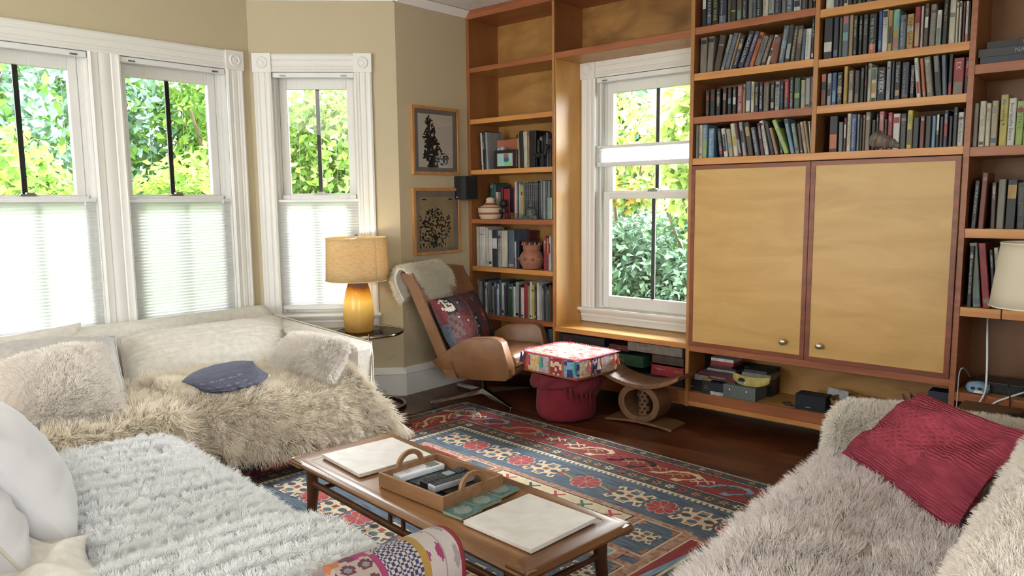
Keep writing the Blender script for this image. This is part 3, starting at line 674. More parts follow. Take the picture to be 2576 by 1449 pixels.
row('''85 136 675 0 black orange:.75:.98 rust:.05:.5
141 179 672 0 lilac charcoal:.3:.7 "HAROLD" white
185 226 665 0 blue skyblue:.1:.45
231 281 660 0 black tan:.35:.55 "BLOOD SONG" cream
290 326 600 0 gold
335 380 645 0 taupe beige:.05:.4 "IRON" white
390 435 643 0 charcoal olive:.0:.3 "HOBB" red
440 478 620 0 black "WAR" silver
480 503 595 0 black red:.45:.6
508 538 575 0 cream "THE BROKEN ROAD" brown
541 592 620 0 cream teal:.65:.98 gold:.25:.55 black:.0:.12
597 672 615 0 black steel:.35:.6 "PATRICK" white
678 716 550 4 silver "THE DREAMING SEA" grey
725 750 560 0 navy
754 808 565 0 black tan:.1:.25 "Fractured" white
816 886 570 0 navy rust:.05:.12 "THE TALE OF PILGRIM" silver
895 938 595 0 black "CHARLES STROSS" white
962 998 530 -22 white red:.1:.4 "DIVIDE" black
1016 1048 535 -24 orange
1056 1116 500 -28 taupe "The Unconquered Sun" cream
1136 1186 488 -22 grey black:.0:.6
1196 1236 495 -6 steel
1242 1281 485 0 black red:.0:.3
1286 1386 530 4 red taupe:.0:.35 "EX" white
1391 1432 525 0 black red:.5:.85 "FERIA" white''', *B_, ZB['g'], 'in the third row above the right door', 'books on the third row above the right door', noun='paperback')
row('''160 238 1062 0 black orange:.1:.5
245 284 1115 0 grey
290 316 1075 0 maroon white:.4:.8
320 354 1025 0 cream "THE YAN COLLECTION" brown
357 406 1045 0 blue "The Long Invitation" white
411 434 1045 0 taupe
437 460 1075 0 black
463 481 1050 0 tan
486 531 1025 0 taupe
545 580 1095 0 charcoal
584 606 1040 0 black "WILD" white
608 655 1018 0 pink red:.0:.5 "JOY" white
660 684 1090 0 charcoal
688 733 1028 0 red "LIFE" white
738 800 1038 0 white red:.74:.9
806 860 1040 0 charcoal "THE WEST" grey
866 914 1008 0 yellow olive:.1:.5 "SPRAY" green
920 976 1075 0 navy
984 1026 1060 0 rust
1034 1086 1060 0 charcoal
1092 1127 1058 0 skyblue
1130 1163 1042 0 black white:.5:.98 orange:.38:.48
1166 1195 1065 0 charcoal maroon:.1:.6
1198 1239 1008 0 navy red:.3:.75 "BANKS" white
1246 1280 1060 0 black
1284 1324 980 0 charcoal
1328 1384 1025 0 white "THE STEEL REMAINS" charcoal''', *B_, ZB['d'], 'in the row just above the right door', 'books on the row just above the right door', noun='paperback')
row('''1465 1512 945 0 taupe
1520 1576 925 0 cream "NIGHT FILM" tan
1580 1622 945 0 cream "SELECTED" grey
1627 1688 920 0 beige "2001" black
1706 1778 865 0 yellow "Harvesting 8" black
1781 1852 897 0 white "Bataragamby Darow" maroon
1857 1925 925 0 lime red:.75:.85 "BAY STATE" green
1930 1990 895 0 white
1995 2060 910 0 taupe''', *B_, ZR['i'], 'in the upright pale row at the right edge', 'pale books on the right-edge bookcase', noun='book')
Dd = (2.132, 2380, 380)
row('''130 158 160 26 black "ARTHUR LAMBERT" silver
168 200 118 27 rust
235 261 170 12 brown taupe:.75:.95 "JOURNEY" cream
265 306 152 18 taupe
311 368 155 20 black gold:.62:.9
376 420 170 10 charcoal "SONG BOOK" grey
424 470 160 0 navy
474 510 150 0 brown''', *Dd, ZR['j'], 'in the leaning row above the cream lamp', 'leaning books on the right-edge bookcase', noun='hardback', dmax=.2)
row('''108 134 510 0 black "Andy Goldsworthy ENCLOSURE" white
142 186 495 -17 sage
196 238 497 -24 red "ART" maroon
246 268 530 -16 black "NATIONAL" white
274 298 520 -18 cream "Design Since 1945" brown
302 326 515 -14 blue
330 370 520 0 brown
375 415 500 0 grey''', *Dd, ZR['k'], 'in the tall row behind the cream lamp', 'tall books behind the cream lamp', noun='hardback', dmax=.24)
# books lying flat
for k, (x0, x1, z, hh, c, tx, lb) in enumerate(((-.775, -.42, 0, .034, 'navy', '', 'thick navy book lying flat at the bottom of the pile on the right-edge bookcase'), (-.785, -.43, .034, .038, 'charcoal', 'NAME', 'charcoal book lying in the middle of the flat pile on the right-edge bookcase'), (-.75, -.41, .072, .03, 'black', 'THE BOOK THIEF', 'black book lying on top of the flat pile on the right-edge bookcase'))):
    mb = MB(); b = .003; h2 = hh-.001; mb.prism([(YB+.03, 0), (YB+.2, 0), (YB+.2, b), (YB+.035, b), (YB+.035, h2-b), (YB+.2, h2-b), (YB+.2, h2), (YB+.03, h2)], x0, x1, 0, 0)
    mb.box(x0+.003, x1-.003, YB+.035, YB+.197, b, h2-b, 1); text(mb, tx, ((x0+x1)/2-.03, YB+.0294, h2*.25), (1, 0, 0), (0, 0, 1), h2*.75, 2)
    o = mb.build('book', [pal(c), PAGES, pal('silver')]); o.location = (0, 0, ZR['h']+z); tag(o, lb, 'book', 'flat pile of books on the right-edge bookcase')
# corner bookcase
Z6 = (6.0375, 1160, 320); Z7 = (3.22, 1160, 400)
row('''312 336 95 -28 white
340 378 66 -28 black "FULL MOON" white
382 410 78 -24 silver
862 894 95 -24 tan
897 944 60 -18 black
948 1008 68 -14 cream
1012 1034 130 -6 tan
1040 1140 50 0 black
1190 1236 140 0 charcoal
1244 1276 120 0 black
1284 1316 85 0 steel
1322 1374 180 0 brown''', *Z6, ZL['s3'], 'on the corner bookcase\'s highest filled shelf', 'books on the corner bookcase\'s highest filled shelf', dmax=.24, sb=.04, dmin=.15)
row('''245 272 1065 -6 white
275 312 850 0 sage
445 488 845 0 green
492 524 870 0 teal white:.3:.6
528 560 985 0 cream
644 738 935 0 red
742 812 920 0 red black:.0:.98
816 842 830 0 white
846 876 845 0 charcoal ring
880 902 850 0 white ring
906 944 880 0 yellow rust:.7:.8
950 976 838 0 charcoal ring
979 1002 835 0 black ring
1005 1030 835 0 charcoal ring
1033 1058 838 0 black ring
1061 1085 832 0 charcoal ring
1088 1112 838 0 black ring
1115 1140 835 0 charcoal ring
1143 1168 820 0 black ring
1171 1200 838 0 charcoal ring
1203 1240 805 0 grey ring
1244 1276 815 0 silver
1279 1312 812 0 grey
1318 1346 815 0 silver
1350 1380 812 0 grey''', *Z6, ZL['s4'], 'on the corner shelf of spiral notebooks', 'books and notebooks on the corner bookcase\'s notebook shelf', dmax=.2, sb=.12, noun='notebook', dmin=.16)
row('''126 149 550 0 cream
152 196 550 0 white grey:.8:.82
200 221 560 0 cream
224 250 578 0 white
253 296 578 0 charcoal white:.5:.78
299 327 580 0 silver "NOTES 1995" charcoal
330 380 577 0 sage cream:.02:.98
384 430 575 0 steel
433 444 670 0 white red:.0:.4
447 470 668 0 navy
667 690 630 0 red "Discovery" white
692 708 640 0 orange blue:.0:.5 "FREEDOM" yellow
711 726 628 0 white red:.5:.8
728 740 625 0 skyblue''', *Z7, ZL['s5'], 'on the corner shelf of binders', 'binders and books on the corner bookcase\'s binder shelf', dmax=.24, sb=.03, noun='binder', dmin=.16)
cs = 'grey silver grey charcoal white grey steel charcoal tan blue white teal white navy charcoal green white silver brown white red tan white yellow black white silver grey charcoal steel green rust brown'.split()
xs = [132, 150, 166, 180, 196, 212, 226, 238, 250, 268, 290, 306, 330, 350, 366, 388, 420, 442, 468, 484, 510, 538, 556, 574, 594, 612, 634, 654, 670, 686, 700, 714, 727, 741]
row('\n'.join(f'{a} {b-1.5} {970+((i*37) % 11)*5+i*1.2:.0f} 0 {c}'+(' "A NEW WAY FORWARD" white' if c == 'black' else '') for i, (c, a, b) in enumerate(zip(cs, xs, xs[1:]))), *Z7, ZL['s6'], 'on the magazine shelf above the armchair arm', 'magazines on the shelf above the armchair arm', dmax=.22, sb=.03, noun='magazine', nm='magazine', dmin=.17)
row('''640 664 1375 0 charcoal
668 700 1385 0 black
704 738 1380 0 steel''', *Z7, ZL['s7'], 'on the lowest corner shelf beside the armchair', 'folders on the lowest corner shelf', dmax=.24, sb=.04, noun='folder', nm='folder', dmin=.18)
# ---------------------------------------------------------------- soft furnishing helpers
def P3(u, v, z): return Vector(onz(u, v, z))
def cushion(name, cs, th, mats, n=24, m=0, parent=None, p=2.4, pinch=.07, wr=.004, wf=7., seed=0, backm=None, sag=0., world=True, e=.55, stretch=(1., 1.), dents=()):
    a, b, c, d = [Vector(q) for q in cs]; nr = (b-a).cross(d-a).normalized(); mb = MB()
    def side(sg):
        def fn(u, v):
            su, sv = 2*u-1, 2*v-1; t = (max(0, (1-abs(su)**p)*(1-abs(sv)**p)))**e
            pu = su*(1-pinch*(1-sv*sv)*su*su); pv = sv*(1-pinch*(1-su*su)*sv*sv); uu, vv = (pu+1)/2, (pv+1)/2
            q = a.lerp(b, uu).lerp(d.lerp(c, uu), vv)
            w = wr*(nz((u*3*stretch[0], v*3*stretch[1], seed), wf/3, seed)+.5*nz((u*stretch[0], v*stretch[1], seed), wf*2.2, seed+3))
            ww = min(1, t*3)
            dn = sum(dd*math.exp(-((u-u0)**2+(v-v0)**2)/rr_**2) for u0, v0, rr_, dd in dents)
            return tuple(q+nr*(sg*th/2*t+w*ww-sag*(1-su*su)*(1-sv*sv)-dn))
        return fn
    mb.grid(side(1), n, n, m); k = mb.nv
    g2 = MB().grid(side(-1), n, n, m if backm is None else backm); F = [tuple(reversed(f)) for f in g2.f]
    mb.add(np.concatenate(g2.v), F, g2.m)
    return mb.build(name, mats, parent, smooth=180, world=world)
def edge_loop(cs, pinch=.07, n=16):
    a, b, c, d = [Vector(q) for q in cs]; out = []
    for k in range(4):
        for i in range(n):
            t = -1+2*i/n; s = 1-pinch*(1-t*t); su, sv = ((t, -s), (s, t), (-t, s), (-s, -t))[k]
            out.append(a.lerp(b, (su+1)/2).lerp(d.lerp(c, (su+1)/2), (sv+1)/2))
    return out
def along(path, t):
    L = [0.]
    for i in range(1, len(path)): L.append(L[-1]+math.dist(path[i-1], path[i]))
    s = t*L[-1]
    for i in range(1, len(path)):
        if s <= L[i] or i == len(path)-1:
            k = (s-L[i-1])/max(1e-9, L[i]-L[i-1]); return tuple(path[i-1][j]+(path[i][j]-path[i-1][j])*k for j in range(len(path[0])))
def smoothpath(P, it=2):
    for _ in range(it):
        Q = [P[0]]
        for a, b in zip(P, P[1:]): Q += [tuple(.75*x+.25*y for x, y in zip(a, b)), tuple(.25*x+.75*y for x, y in zip(a, b))]
        P = Q+[P[-1]]
    return P
LINEN = mat('white_linen_slipcover', (218, 211, 199), .85, c2=(206, 198, 185), scale=(30, 30, 30), bump=.25, bscale=(70, 22, 22), sheen=.2)
LINENG = mat('grey_linen', (186, 180, 174), .85, c2=(172, 166, 160), scale=(30, 30, 30), bump=.3, bscale=(28, 60, 40), sheen=.2)
LINENP = mat('white_cotton', (212, 210, 211), .85, bump=.2, bscale=(30, 30, 30), sheen=.2)
PIPE = mat('linen_piping', (206, 196, 182), .85)
FCREAM = mat('sheepskin_cream', (244, 232, 210), .85, c2=(232, 214, 184), scale=(7, 7, 7), sheen=.2)
FWHITE = mat('white_fur', (246, 245, 243), .85, c2=(238, 236, 233), scale=(6, 6, 6), sheen=.2)
FIVORY = mat('ivory_fur', (246, 238, 229), .85, c2=(238, 229, 218), scale=(8, 8, 8), sheen=.2)
FGREY = mat('grey_beige_fur', (240, 229, 222), .85, c2=(226, 214, 206), scale=(7, 7, 7), sheen=.2)
# ---------------------------------------------------------------- sofa under the windows
t = thing('sofa', 'white linen slipcovered sofa along the bay windows, its seat hidden by sheepskins', 'sofa', (-4.2, 1.2, 0))
MB().box(-4.80, -3.58, -.9, 2.78, .05, .30).build('base', LINEN, t, bevel=.02)
MB().box(-4.6, -3.56, -.85, 2.62, .29, .415).build('seat_cushion', LINEN, t, bevel=.04)
bp = smoothpath([(-4.82, .06), (-4.83, .60), (-4.80, .685), (-4.70, .69), (-4.62, .63), (-4.58, .40)], 2)
MB().grid(lambda u, v: (lambda q: (q[0], -.9+3.68*u, q[1]+.006*nz((u*9, v*3, 0), 1.)))(along(bp, v)), 60, 20).build('back', LINEN, t, smooth=180, solid=.02)
MB().hexa([(-4.80, 2.64, .05), (-3.57, 2.64, .05), (-3.57, 2.80, .05), (-4.80, 2.80, .05), (-4.80, 2.64, .655), (-3.55, 2.64, .575), (-3.55, 2.80, .585), (-4.80, 2.80, .66)]).build('arm', LINEN, t, bevel=.035)
MB().tube([(-4.78, 2.80, .655), (-4.2, 2.80, .618), (-3.58, 2.795, .578), (-3.552, 2.78, .5), (-3.55, 2.78, .2)], .006, 8).build('arm_piping', PIPE, t, smooth=60)
bc = [P3(318, 985, .43), (-4.10, 2.60, .43), P3(708, 800, .65), P3(298, 852, .65)]
cushion('back_cushion', bc, .20, [LINEN], 56, parent=t, p=3.4, pinch=.015, wr=.012, wf=5, seed=4, stretch=(1.2, 5.))
MB().tube(edge_loop(bc, .015), .009, 7, closed=True).build('cushion_piping', PIPE, t, smooth=60)
# cushions on it
def pillow(name, label, cs, th, mats, fur_=None, n=24, group=None, piping=None, **k):
    o = cushion(name, cs, th, mats, n, **k); tag(o, label, 'cushion', group)
    if piping:
        MB().tube(edge_loop(cs, k.get('pinch', .07)), .005, 6, closed=True).build('piping', piping, o, smooth=60)
    if fur_: fur(o, 0, **fur_)
    return o
pillow('cushion', 'large grey linen cushion behind the white furry cushion in the sofa corner', [P3(-40, 1040, .44), P3(325, 1015, .45), P3(288, 846, .69), P3(-30, 868, .69)], .2, [LINENG], n=40, wr=.012, seed=2, piping=LINENG, pinch=.03)
pillow('cushion', 'beige linen cushion whose corner peeks above the grey linen cushion', [Vector((-4.60, 1.0, .5)), Vector((-4.60, 1.52, .5)), Vector((-4.70, 1.60, .735)), Vector((-4.70, 1.02, .70))], .10, [LINEN], wr=.008, seed=9, piping=PIPE, pinch=.05)
pillow('cushion', 'square white furry cushion propped against the grey linen cushion', [P3(40, 1100, .47), P3(306, 1040, .47), P3(250, 872, .70), P3(5, 920, .67)], .20, [FIVORY], dict(count=9000, length=.022, child=7, clump=.35, rough=.006, rad=.0011, seed=3, rnd=.35, droop=.3), n=30, wr=.012, seed=5)
pillow('cushion', 'slate blue embroidered lumbar cushion lying on the sheepskin', [P3(505, 985, .50), P3(682, 944, .51), P3(636, 908, .595), P3(455, 960, .575)], .21, [mat('slate_blue_cotton', (76, 77, 94), .75, c2=(62, 63, 80), scale=(90, 12, 90), bump=.2, bscale=(200, 200, 200)), mat('blue_embroidery', (116, 120, 148), .8), mat('cushion_cream_back', (196, 186, 164), .8)], n=88,
       m=lambda u, v: 1 if (.10 < u < .72 and .30 < v < .92 and ((int(u*88) % 11 in (2, 4, 6) and int(v*44) % 9 in (3, 5)) or (int(u*88) % 11 in (3, 5) and int(v*44) % 9 == 4) or int(u*88) % 22 == 9 and int(v*44) % 3 == 0)) else (2 if v < .12 else 0), backm=0, seed=6, wr=.006)
pillow('cushion', 'small cream furry cushion leaning on the sofa arm', [P3(676, 925, .47), P3(832, 948, .47), P3(874, 866, .62), P3(742, 846, .63)], .19, [FIVORY], dict(count=6000, length=.020, child=7, clump=.45, rough=.006, rad=.0011, seed=8, rnd=.35, droop=.2), n=26, wr=.016, wf=9, seed=8)
# sheepskins
def throw(name, label, cat, fn, nu, nv, mats, fur_, group=None, solid=.012):
    a, b, c = [Vector(fn(*q)) for q in ((.5, .3), (.52, .3), (.5, .32))]; f2 = fn if (b-a).cross(c-a).z > 0 else (lambda u, v: fn(1-u, v))
    o = MB().grid(f2, nu, nv).build(name, mats, None, smooth=180); tag(o, label, cat, group)
    s = fur(o, 0, **fur_); s.use_modifier_stack = False; q = o.modifiers.new('thick', 'SOLIDIFY'); q.thickness = solid; q.offset = -1; return o
def skin_a(u, v):
    pa = smoothpath([(-4.0, .455), (-3.85, .44), (-3.62, .445), (-3.47, .40), (-3.44, .28), (-3.42, .10)], 2); x, z = along(pa, v)
    drop = max(0, (v-.5)/.5); y = 1.62+.98*u+drop*(.20*u+.30*(1-u)*.6); y += .05*math.sin(u*9+v*4)*(.3+drop)
    b = .5+.5*math.sin(u*7.2+1.5*math.sin(v*6))
    z += (.035*nz((u*2.2, v*2.5, 1), 1.6)+.02*nz((u*7, v*7, 2), 1.7))*(1-.5*drop)+.03*b*(1-drop)*math.sin(v*math.pi*.9); x += drop*(.05*nz((u*3, v*2, 5), 1.4)+.03*nz((u*9, v*7, 5), 1.4)+.05*u+.02)
    if v > .55: z += .10*(1-u)*(v-.55)/.45*1.0
    if u < .22 and v < .35: z += .035*(1-u/.22)
    return (x, y, z)
throw('sheepskin', 'long cream sheepskin spilling over the front of the window sofa', 'sheepskin', skin_a, 54, 46, [FCREAM], dict(count=9500, length=.050, child=12, clump=.78, rough=.014, rad=.0013, seed=21, rnd=.42, droop=.42), 'sheepskins')
def skin_b(u, v):
    x = -4.15+.85*v; y = .75+.98*u+.12*v*(1-u); z = .445+.03*nz((u*2, v*2, 3), 1.7)+.015*nz((u*7, v*7, 3), 1.7)-.02*v-.07*max(0, u-.8)/.2
    if v > .8: z -= (v-.8)*1.3; x -= (v-.8)*.5
    return (x+.03*nz((u*3, v*3, 8), 2), y+.05*nz((u*3, v*3, 6), 2), z)
throw('sheepskin', 'flat cream sheepskin in the sofa corner, below the square furry cushion', 'sheepskin', skin_b, 40, 40, [FCREAM], dict(count=6500, length=.046, child=12, clump=.74, rough=.012, rad=.0013, seed=22, rnd=.45, droop=.4), 'sheepskins')
# ---------------------------------------------------------------- second sofa (front left)
t = thing('sofa', 'white slipcovered sofa at the near left under two ribbed white fur throws', 'sofa', (-2.4, .9, 0))
SR = Matrix.Translation((-2.4, .9, 0))@Matrix.Rotation(math.radians(-6), 4, 'Z')
def sr(mb): return mb.xf(SR)
sr(MB().box(-1.15, .98, -.62, .42, .05, .28)).build('base', LINEN, t, bevel=.02)
sr(MB().box(-1.15, .84, -.42, .44, .27, .385)).build('seat_cushion', LINEN, t, bevel=.04)
sr(MB().box(-1.15, .98, -.74, -.50, .05, .72)).build('back', LINEN, t, bevel=.06)
sr(MB().box(.84, 1.00, -.62, .50, .05, .50)).build('arm', LINEN, t, bevel=.05)
def ribs(x, y): return .021*math.sin(2*math.pi*x/.092+1.1*nz((x, y, 2), 3.))+.008*nz((x, y*1.5, 4), 9.)
def wt(x0, x1, zt, zoff, seed, y0=-.40, drop=.26):
    pa = smoothpath([(y0, zt), (.24, zt+.005), (.42, zt-.012), (.485, zt-.09), (.50, zt-drop)], 2)
    def fn(u, v):
        y, z = along(pa, v); x = x0+(x1-x0)*u; x += .03*nz((y, seed, 0), 4.)*(1 if u in (0, 1) else .5); r = ribs(x, y)
        e = min(u, 1-u)*12; z += r*(1 if v < .8 else .4)+zoff*min(1, e)+.016*nz((x, y, seed), 2.2); y += r*.8 if v > .8 else 0
        if v > .97: z += .015*nz((x, 1, seed), 12)
        return tuple(SR@Vector((x, y, z)))
    return fn
WF = dict(length=.021, child=11, clump=.22, rough=.005, rad=.0009, rnd=.34, droop=.3)
throw('fur_throw', 'ribbed white fur throw on the near-left sofa, the one farther from the viewer', 'throw', wt(-.90, .50, .40, .012, 1.), 80, 70, [FWHITE], dict(count=16000, seed=31, **WF), 'ribbed white fur throws')
throw('fur_throw', 'ribbed white fur throw beside the mirrored textile, overlapping the farther throw', 'throw', wt(.37, .85, .425, .035, 5.), 70, 70, [FWHITE], dict(count=9000, seed=32, **WF), 'ribbed white fur throws')
pillow('cushion', 'big plump white cushion at the photo\'s left edge on the near sofa', [(-3.10, .80, .42), (-2.36, .74, .42), (-2.42, .52, .80), (-3.14, .56, .80)], .30, [LINENP], n=36, wr=.008, seed=12, pinch=.03, e=.45)
pillow('cushion', 'creased white cushion with a raised seam in the lower left corner', [(-2.92, .60, .43), (-2.20, .585, .43), (-2.24, .42, .72), (-2.96, .44, .72)], .22, [LINENP], n=36, wr=.013, seed=13, pinch=.03, piping=PIPE, e=.5)
def hem(u, v):
    x = -2.42+.55*u; y = .46+.27*v+.03*math.sin(u*9); z = .46+.07*math.sin(v*math.pi)*(.6+.6*nz((u*3, v*3, 1), 1.5))+.03*math.sin(u*8+v*5)-.05*(u > .93)
    return (x, y, z)
tag(MB().grid(hem, 30, 16).build('slipcover_cloth', LINEN, None, smooth=180, solid=.012), 'crumpled beige linen cloth at the bottom edge, tucked below the white cushions', 'cloth')
# mirrored embroidered textile over the sofa arm
TX = [mat('textile_'+k, c, .8, bump=.15, bscale=(150, 150, 150)) for k, c in (('cream', (160, 146, 136)), ('magenta', (138, 48, 92)), ('navy', (44, 46, 84)), ('plum', (92, 44, 62)), ('mustard', (150, 118, 52)), ('grey', (140, 128, 130)), ('orange', (168, 100, 62)), ('red', (122, 32, 42)), ('white', (172, 162, 156)))]+[mat('mirror_disc', (170, 180, 184), .15, .85)]
def txm(u, v):  # u from the back (0) to the front end (1), v across from the seat side over the top to the outside
    w = (1-u)/.55
    if w < .02: return 7
    if w < .17:
        if .088 < w < .10: return 5
        a = abs((w*14) % 1-.5)+abs((v*5.5+.25*(w > .094)) % 1-.5); q = int(v*5.5+.25)+int(w > .094)
        return (1 if q % 3 == 0 else 5) if a < .30+.12*nz((u*40, v*30, 1), 1.) else 8
    if w < .20 or (v > .74 and v < .77): return 4
    if w < .36 or v > .77: return 2 if (int(u*150)+int(v*78)) % 2 else 8
    if v < .30: return (3, 1, 5, 6)[int(u*31+v*5) % 4] if nz((u*26, v*16, 0), 2) > -.2 else 0
    if .62 < v <= .67 or w < .385: return 1
    if .44 < v < .465: return 5
    cx = (u*24) % 1-.5; cv = ((v-.30)/.08) % 1-.5; r = math.hypot(cx*1.0, cv*1.1)
    return 9 if r < .2 else (3 if r < .38 else 0)
def txf(u, v):
    pa = smoothpath([(.80, .40), (.83, .47), (.89, .52), (.95, .528), (1.02, .50), (1.055, .40), (1.075, .12)], 2); x, z = along(pa, v); x -= .03; y = -.62+1.14*u+.035*math.sin(v*5)*u
    z += .006*nz((u*6, v*5, 3), 1.)+(.018*math.sin(v*math.pi) if u > .7 else 0); x += .012*math.sin(u*14)*max(0, v-.6)
    return tuple(SR@Vector((x, y, z)))
o = MB().grid(lambda u, v: txf(1-u, v), 260, 110, lambda u, v: txm(1-u, v)).build('embroidered_textile', TX, None, smooth=180, solid=.006); tag(o, 'embroidered mirror-work textile with checks draped over the near sofa arm', 'textile')
# red quilted cushion at the bottom edge
QUILT = mat('red_quilt', (142, 42, 54), .8, c2=(124, 34, 46), scale=(20, 20, 20), bump=.5, bscale=(34, 34, 34), sheen=.3)
qp = smoothpath([(.02, .0), (.21, .0), (.235, .05), (.24, .25), (.23, .44), (.19, .495), (.08, .508), (.002, .51)], 2)
def qpf(u, v): r, z = along(qp, v); a = 2*math.pi*u; r *= 1+.012*math.sin(a*13)*min(1, v*2); return (-.955+r*math.cos(a), 1.215+r*math.sin(a), z+.006*math.sin(a*9+r*50)*(v > .5))
o = MB().grid(qpf, 90, 40).build('pouf', [QUILT], None, smooth=180); tag(o, 'dark red quilted pouf just showing at the bottom edge in front of the coffee table', 'pouf')
# ---------------------------------------------------------------- third sofa (right)
t = thing('sofa', 'sofa on the right covered by a shaggy grey-beige fur throw, back towards the right wall', 'sofa', (-.5, 2.1, 0))
MB().box(-.90, .02, 1.4, 3.24, .05, .30).build('base', LINENG, t, bevel=.02)
MB().box(-.92, -.2, 1.42, 2.98, .29, .40).build('seat_cushion', LINENG, t, bevel=.04)
MB().box(-.92, .02, 3.0, 3.24, .05, .52).build('arm', LINENG, t, bevel=.05)
MB().hexa([(-.30, 1.4, .3), (.04, 1.4, .05), (.04, 2.95, .05), (-.30, 2.95, .3), (-.22, 1.4, .74), (.02, 1.4, .74), (.02, 2.95, .68), (-.22, 2.95, .68)]).build('back', LINENG, t, bevel=.05)
def s3f(u, v):
    pa = smoothpath([(-.26, .43), (-.5, .425), (-.80, .43), (-.915, .405), (-.95, .30), (-.965, .06)], 2); x, z = along(pa, v); y = 1.45+1.57*u
    x -= .07*(y-2.0)/2.02+.012*nz((u*9, 2, v), 2); lump = .03*nz((y*2, v*2.5, 2), 1.3)+.016*nz((y*4.5, v*7, 4), 1.5); fold = .028*math.exp(-((y-2.05-.35*(x+.6))/.05)**2)
    z += (lump+fold)*(1 if v < .62 else .3); x -= .03*nz((u*6, v*4, 7), 1.4)*(v > .6)
    return (x, y, z)
throw('fur_throw', 'shaggy grey-beige fur throw over the seat of the right-hand sofa', 'throw', lambda u, v: s3f(u, 1-v), 80, 56, [FGREY], dict(count=14000, length=.036, child=11, clump=.6, rough=.012, rad=.0012, seed=41, rnd=.5, droop=.3))
def armf(u, v):
    pa = smoothpath([(2.965, .38), (2.97, .52), (3.02, .595), (3.12, .60), (3.235, .58), (3.26, .5), (3.262, .34)], 2); y, z = along(pa, v); x = -.965+.62*u
    if u < .001: x += .0
    return (x+.012*nz((u*3, v*4, 3), 2.), y, z+.012*nz((u*3, v*3, 1), 2.)-.02*(1-u)**6)
o = MB().grid(armf, 30, 34); o.grid(lambda u, v: (lambda a, b: (-.965-.012*math.sin(u*math.pi), b[1]*u+3.1*(1-u), (b[2])*u+.42*(1-u)))(0, armf(0, v)), 8, 34)
o = o.build('fur_throw', [FIVORY], None, smooth=180); tag(o, 'cream fur throw folded over the far arm of the right-hand sofa', 'throw'); s = fur(o, 0, count=9000, length=.02, child=7, clump=.4, rough=.006, rad=.0011, seed=42, rnd=.4, droop=.3); s.use_modifier_stack = False
def backf(u, v):
    pa = smoothpath([(-.33, .45), (-.29, .62), (-.26, .755), (-.18, .785), (-.02, .785), (.045, .75), (.06, .45)], 2); x, z = along(pa, v); y = 1.38+1.40*u
    return (x+.02*nz((u*7, v*3, 2), 1.5), y, z+.014*nz((u*6, v*3, 5), 1.6))
throw('fur_throw', 'pale fur cover over the back of the right-hand sofa at the lower right corner', 'throw', backf, 60, 34, [FIVORY], dict(count=10000, length=.013, child=8, clump=.35, rough=.004, rad=.0009, seed=43, rnd=.5, droop=.2))
# red quilted pillow
def quilt_mat():
    mt, nt, b = nodes('red_quilted_cotton'); L = nt.links.new; b.inputs['Roughness'].default_value = .9; b.inputs['Specular IOR Level'].default_value = .15
    uv = N(nt, 'ShaderNodeUVMap'); sp = N(nt, 'ShaderNodeSeparateXYZ'); L(uv.outputs[0], sp.inputs[0])
    n = N(nt, 'ShaderNodeTexNoise'); n.inputs['Scale'].default_value = 9; n.inputs['Detail'].default_value = 4; L(uv.outputs[0], n.inputs[0])
    L(ramp(nt, n.outputs[0], [(.35, (166, 70, 86)), (.65, (150, 60, 74))]), b.inputs['Base Color'])
    w1 = N(nt, 'ShaderNodeTexWave', wave_type='BANDS', bands_direction='DIAGONAL'); w1.inputs['Scale'].default_value = 9; w1.inputs['Distortion'].default_value = .6; L(uv.outputs[0], w1.inputs[0])
    mp = N(nt, 'ShaderNodeMapping'); mp.inputs['Scale'].default_value = (-1, 1, 1); L(uv.outputs[0], mp.inputs[0])
    w2 = N(nt, 'ShaderNodeTexWave', wave_type='BANDS', bands_direction='DIAGONAL'); w2.inputs['Scale'].default_value = 9; w2.inputs['Distortion'].default_value = .6; L(mp.outputs[0], w2.inputs[0])
    vr = N(nt, 'ShaderNodeTexWave', wave_type='RINGS'); vr.inputs['Scale'].default_value = 11; vr.inputs['Distortion'].default_value = 9; vr.inputs['Detail Scale'].default_value = .6; L(uv.outputs[0], vr.inputs[0])
    mn = N(nt, 'ShaderNodeMath', operation='MINIMUM'); L(w1.outputs[1], mn.inputs[0]); L(w2.outputs[1], mn.inputs[1])
    # centre diamond lattice, swirling ribs around it
    cx = N(nt, 'ShaderNodeMath', operation='SUBTRACT', i_1=.42); L(sp.outputs[0], cx.inputs[0]); ax = N(nt, 'ShaderNodeMath', operation='ABSOLUTE'); L(cx.outputs[0], ax.inputs[0])
    cy = N(nt, 'ShaderNodeMath', operation='SUBTRACT', i_1=.52); L(sp.outputs[1], cy.inputs[0]); ay = N(nt, 'ShaderNodeMath', operation='ABSOLUTE'); L(cy.outputs[0], ay.inputs[0])
    mxx = N(nt, 'ShaderNodeMath', operation='MAXIMUM'); L(ax.outputs[0], mxx.inputs[0]); L(ay.outputs[0], mxx.inputs[1]); lt = N(nt, 'ShaderNodeMath', operation='LESS_THAN', i_1=.24); L(mxx.outputs[0], lt.inputs[0])
    mi = N(nt, 'ShaderNodeMix'); L(lt.outputs[0], mi.inputs[0]); L(vr.outputs[1], mi.inputs[2]); L(mn.outputs[0], mi.inputs[3])
    bp = N(nt, 'ShaderNodeBump'); bp.inputs['Strength'].default_value = .8; bp.inputs['Distance'].default_value = .006; L(mi.outputs[0], bp.inputs['Height']); L(bp.outputs[0], b.inputs['Normal']); return mt
rc = [P3(2398, 1345, .455), P3(2590, 1085, .76), P3(2318, 985, .735), P3(2118, 1140, .46)]
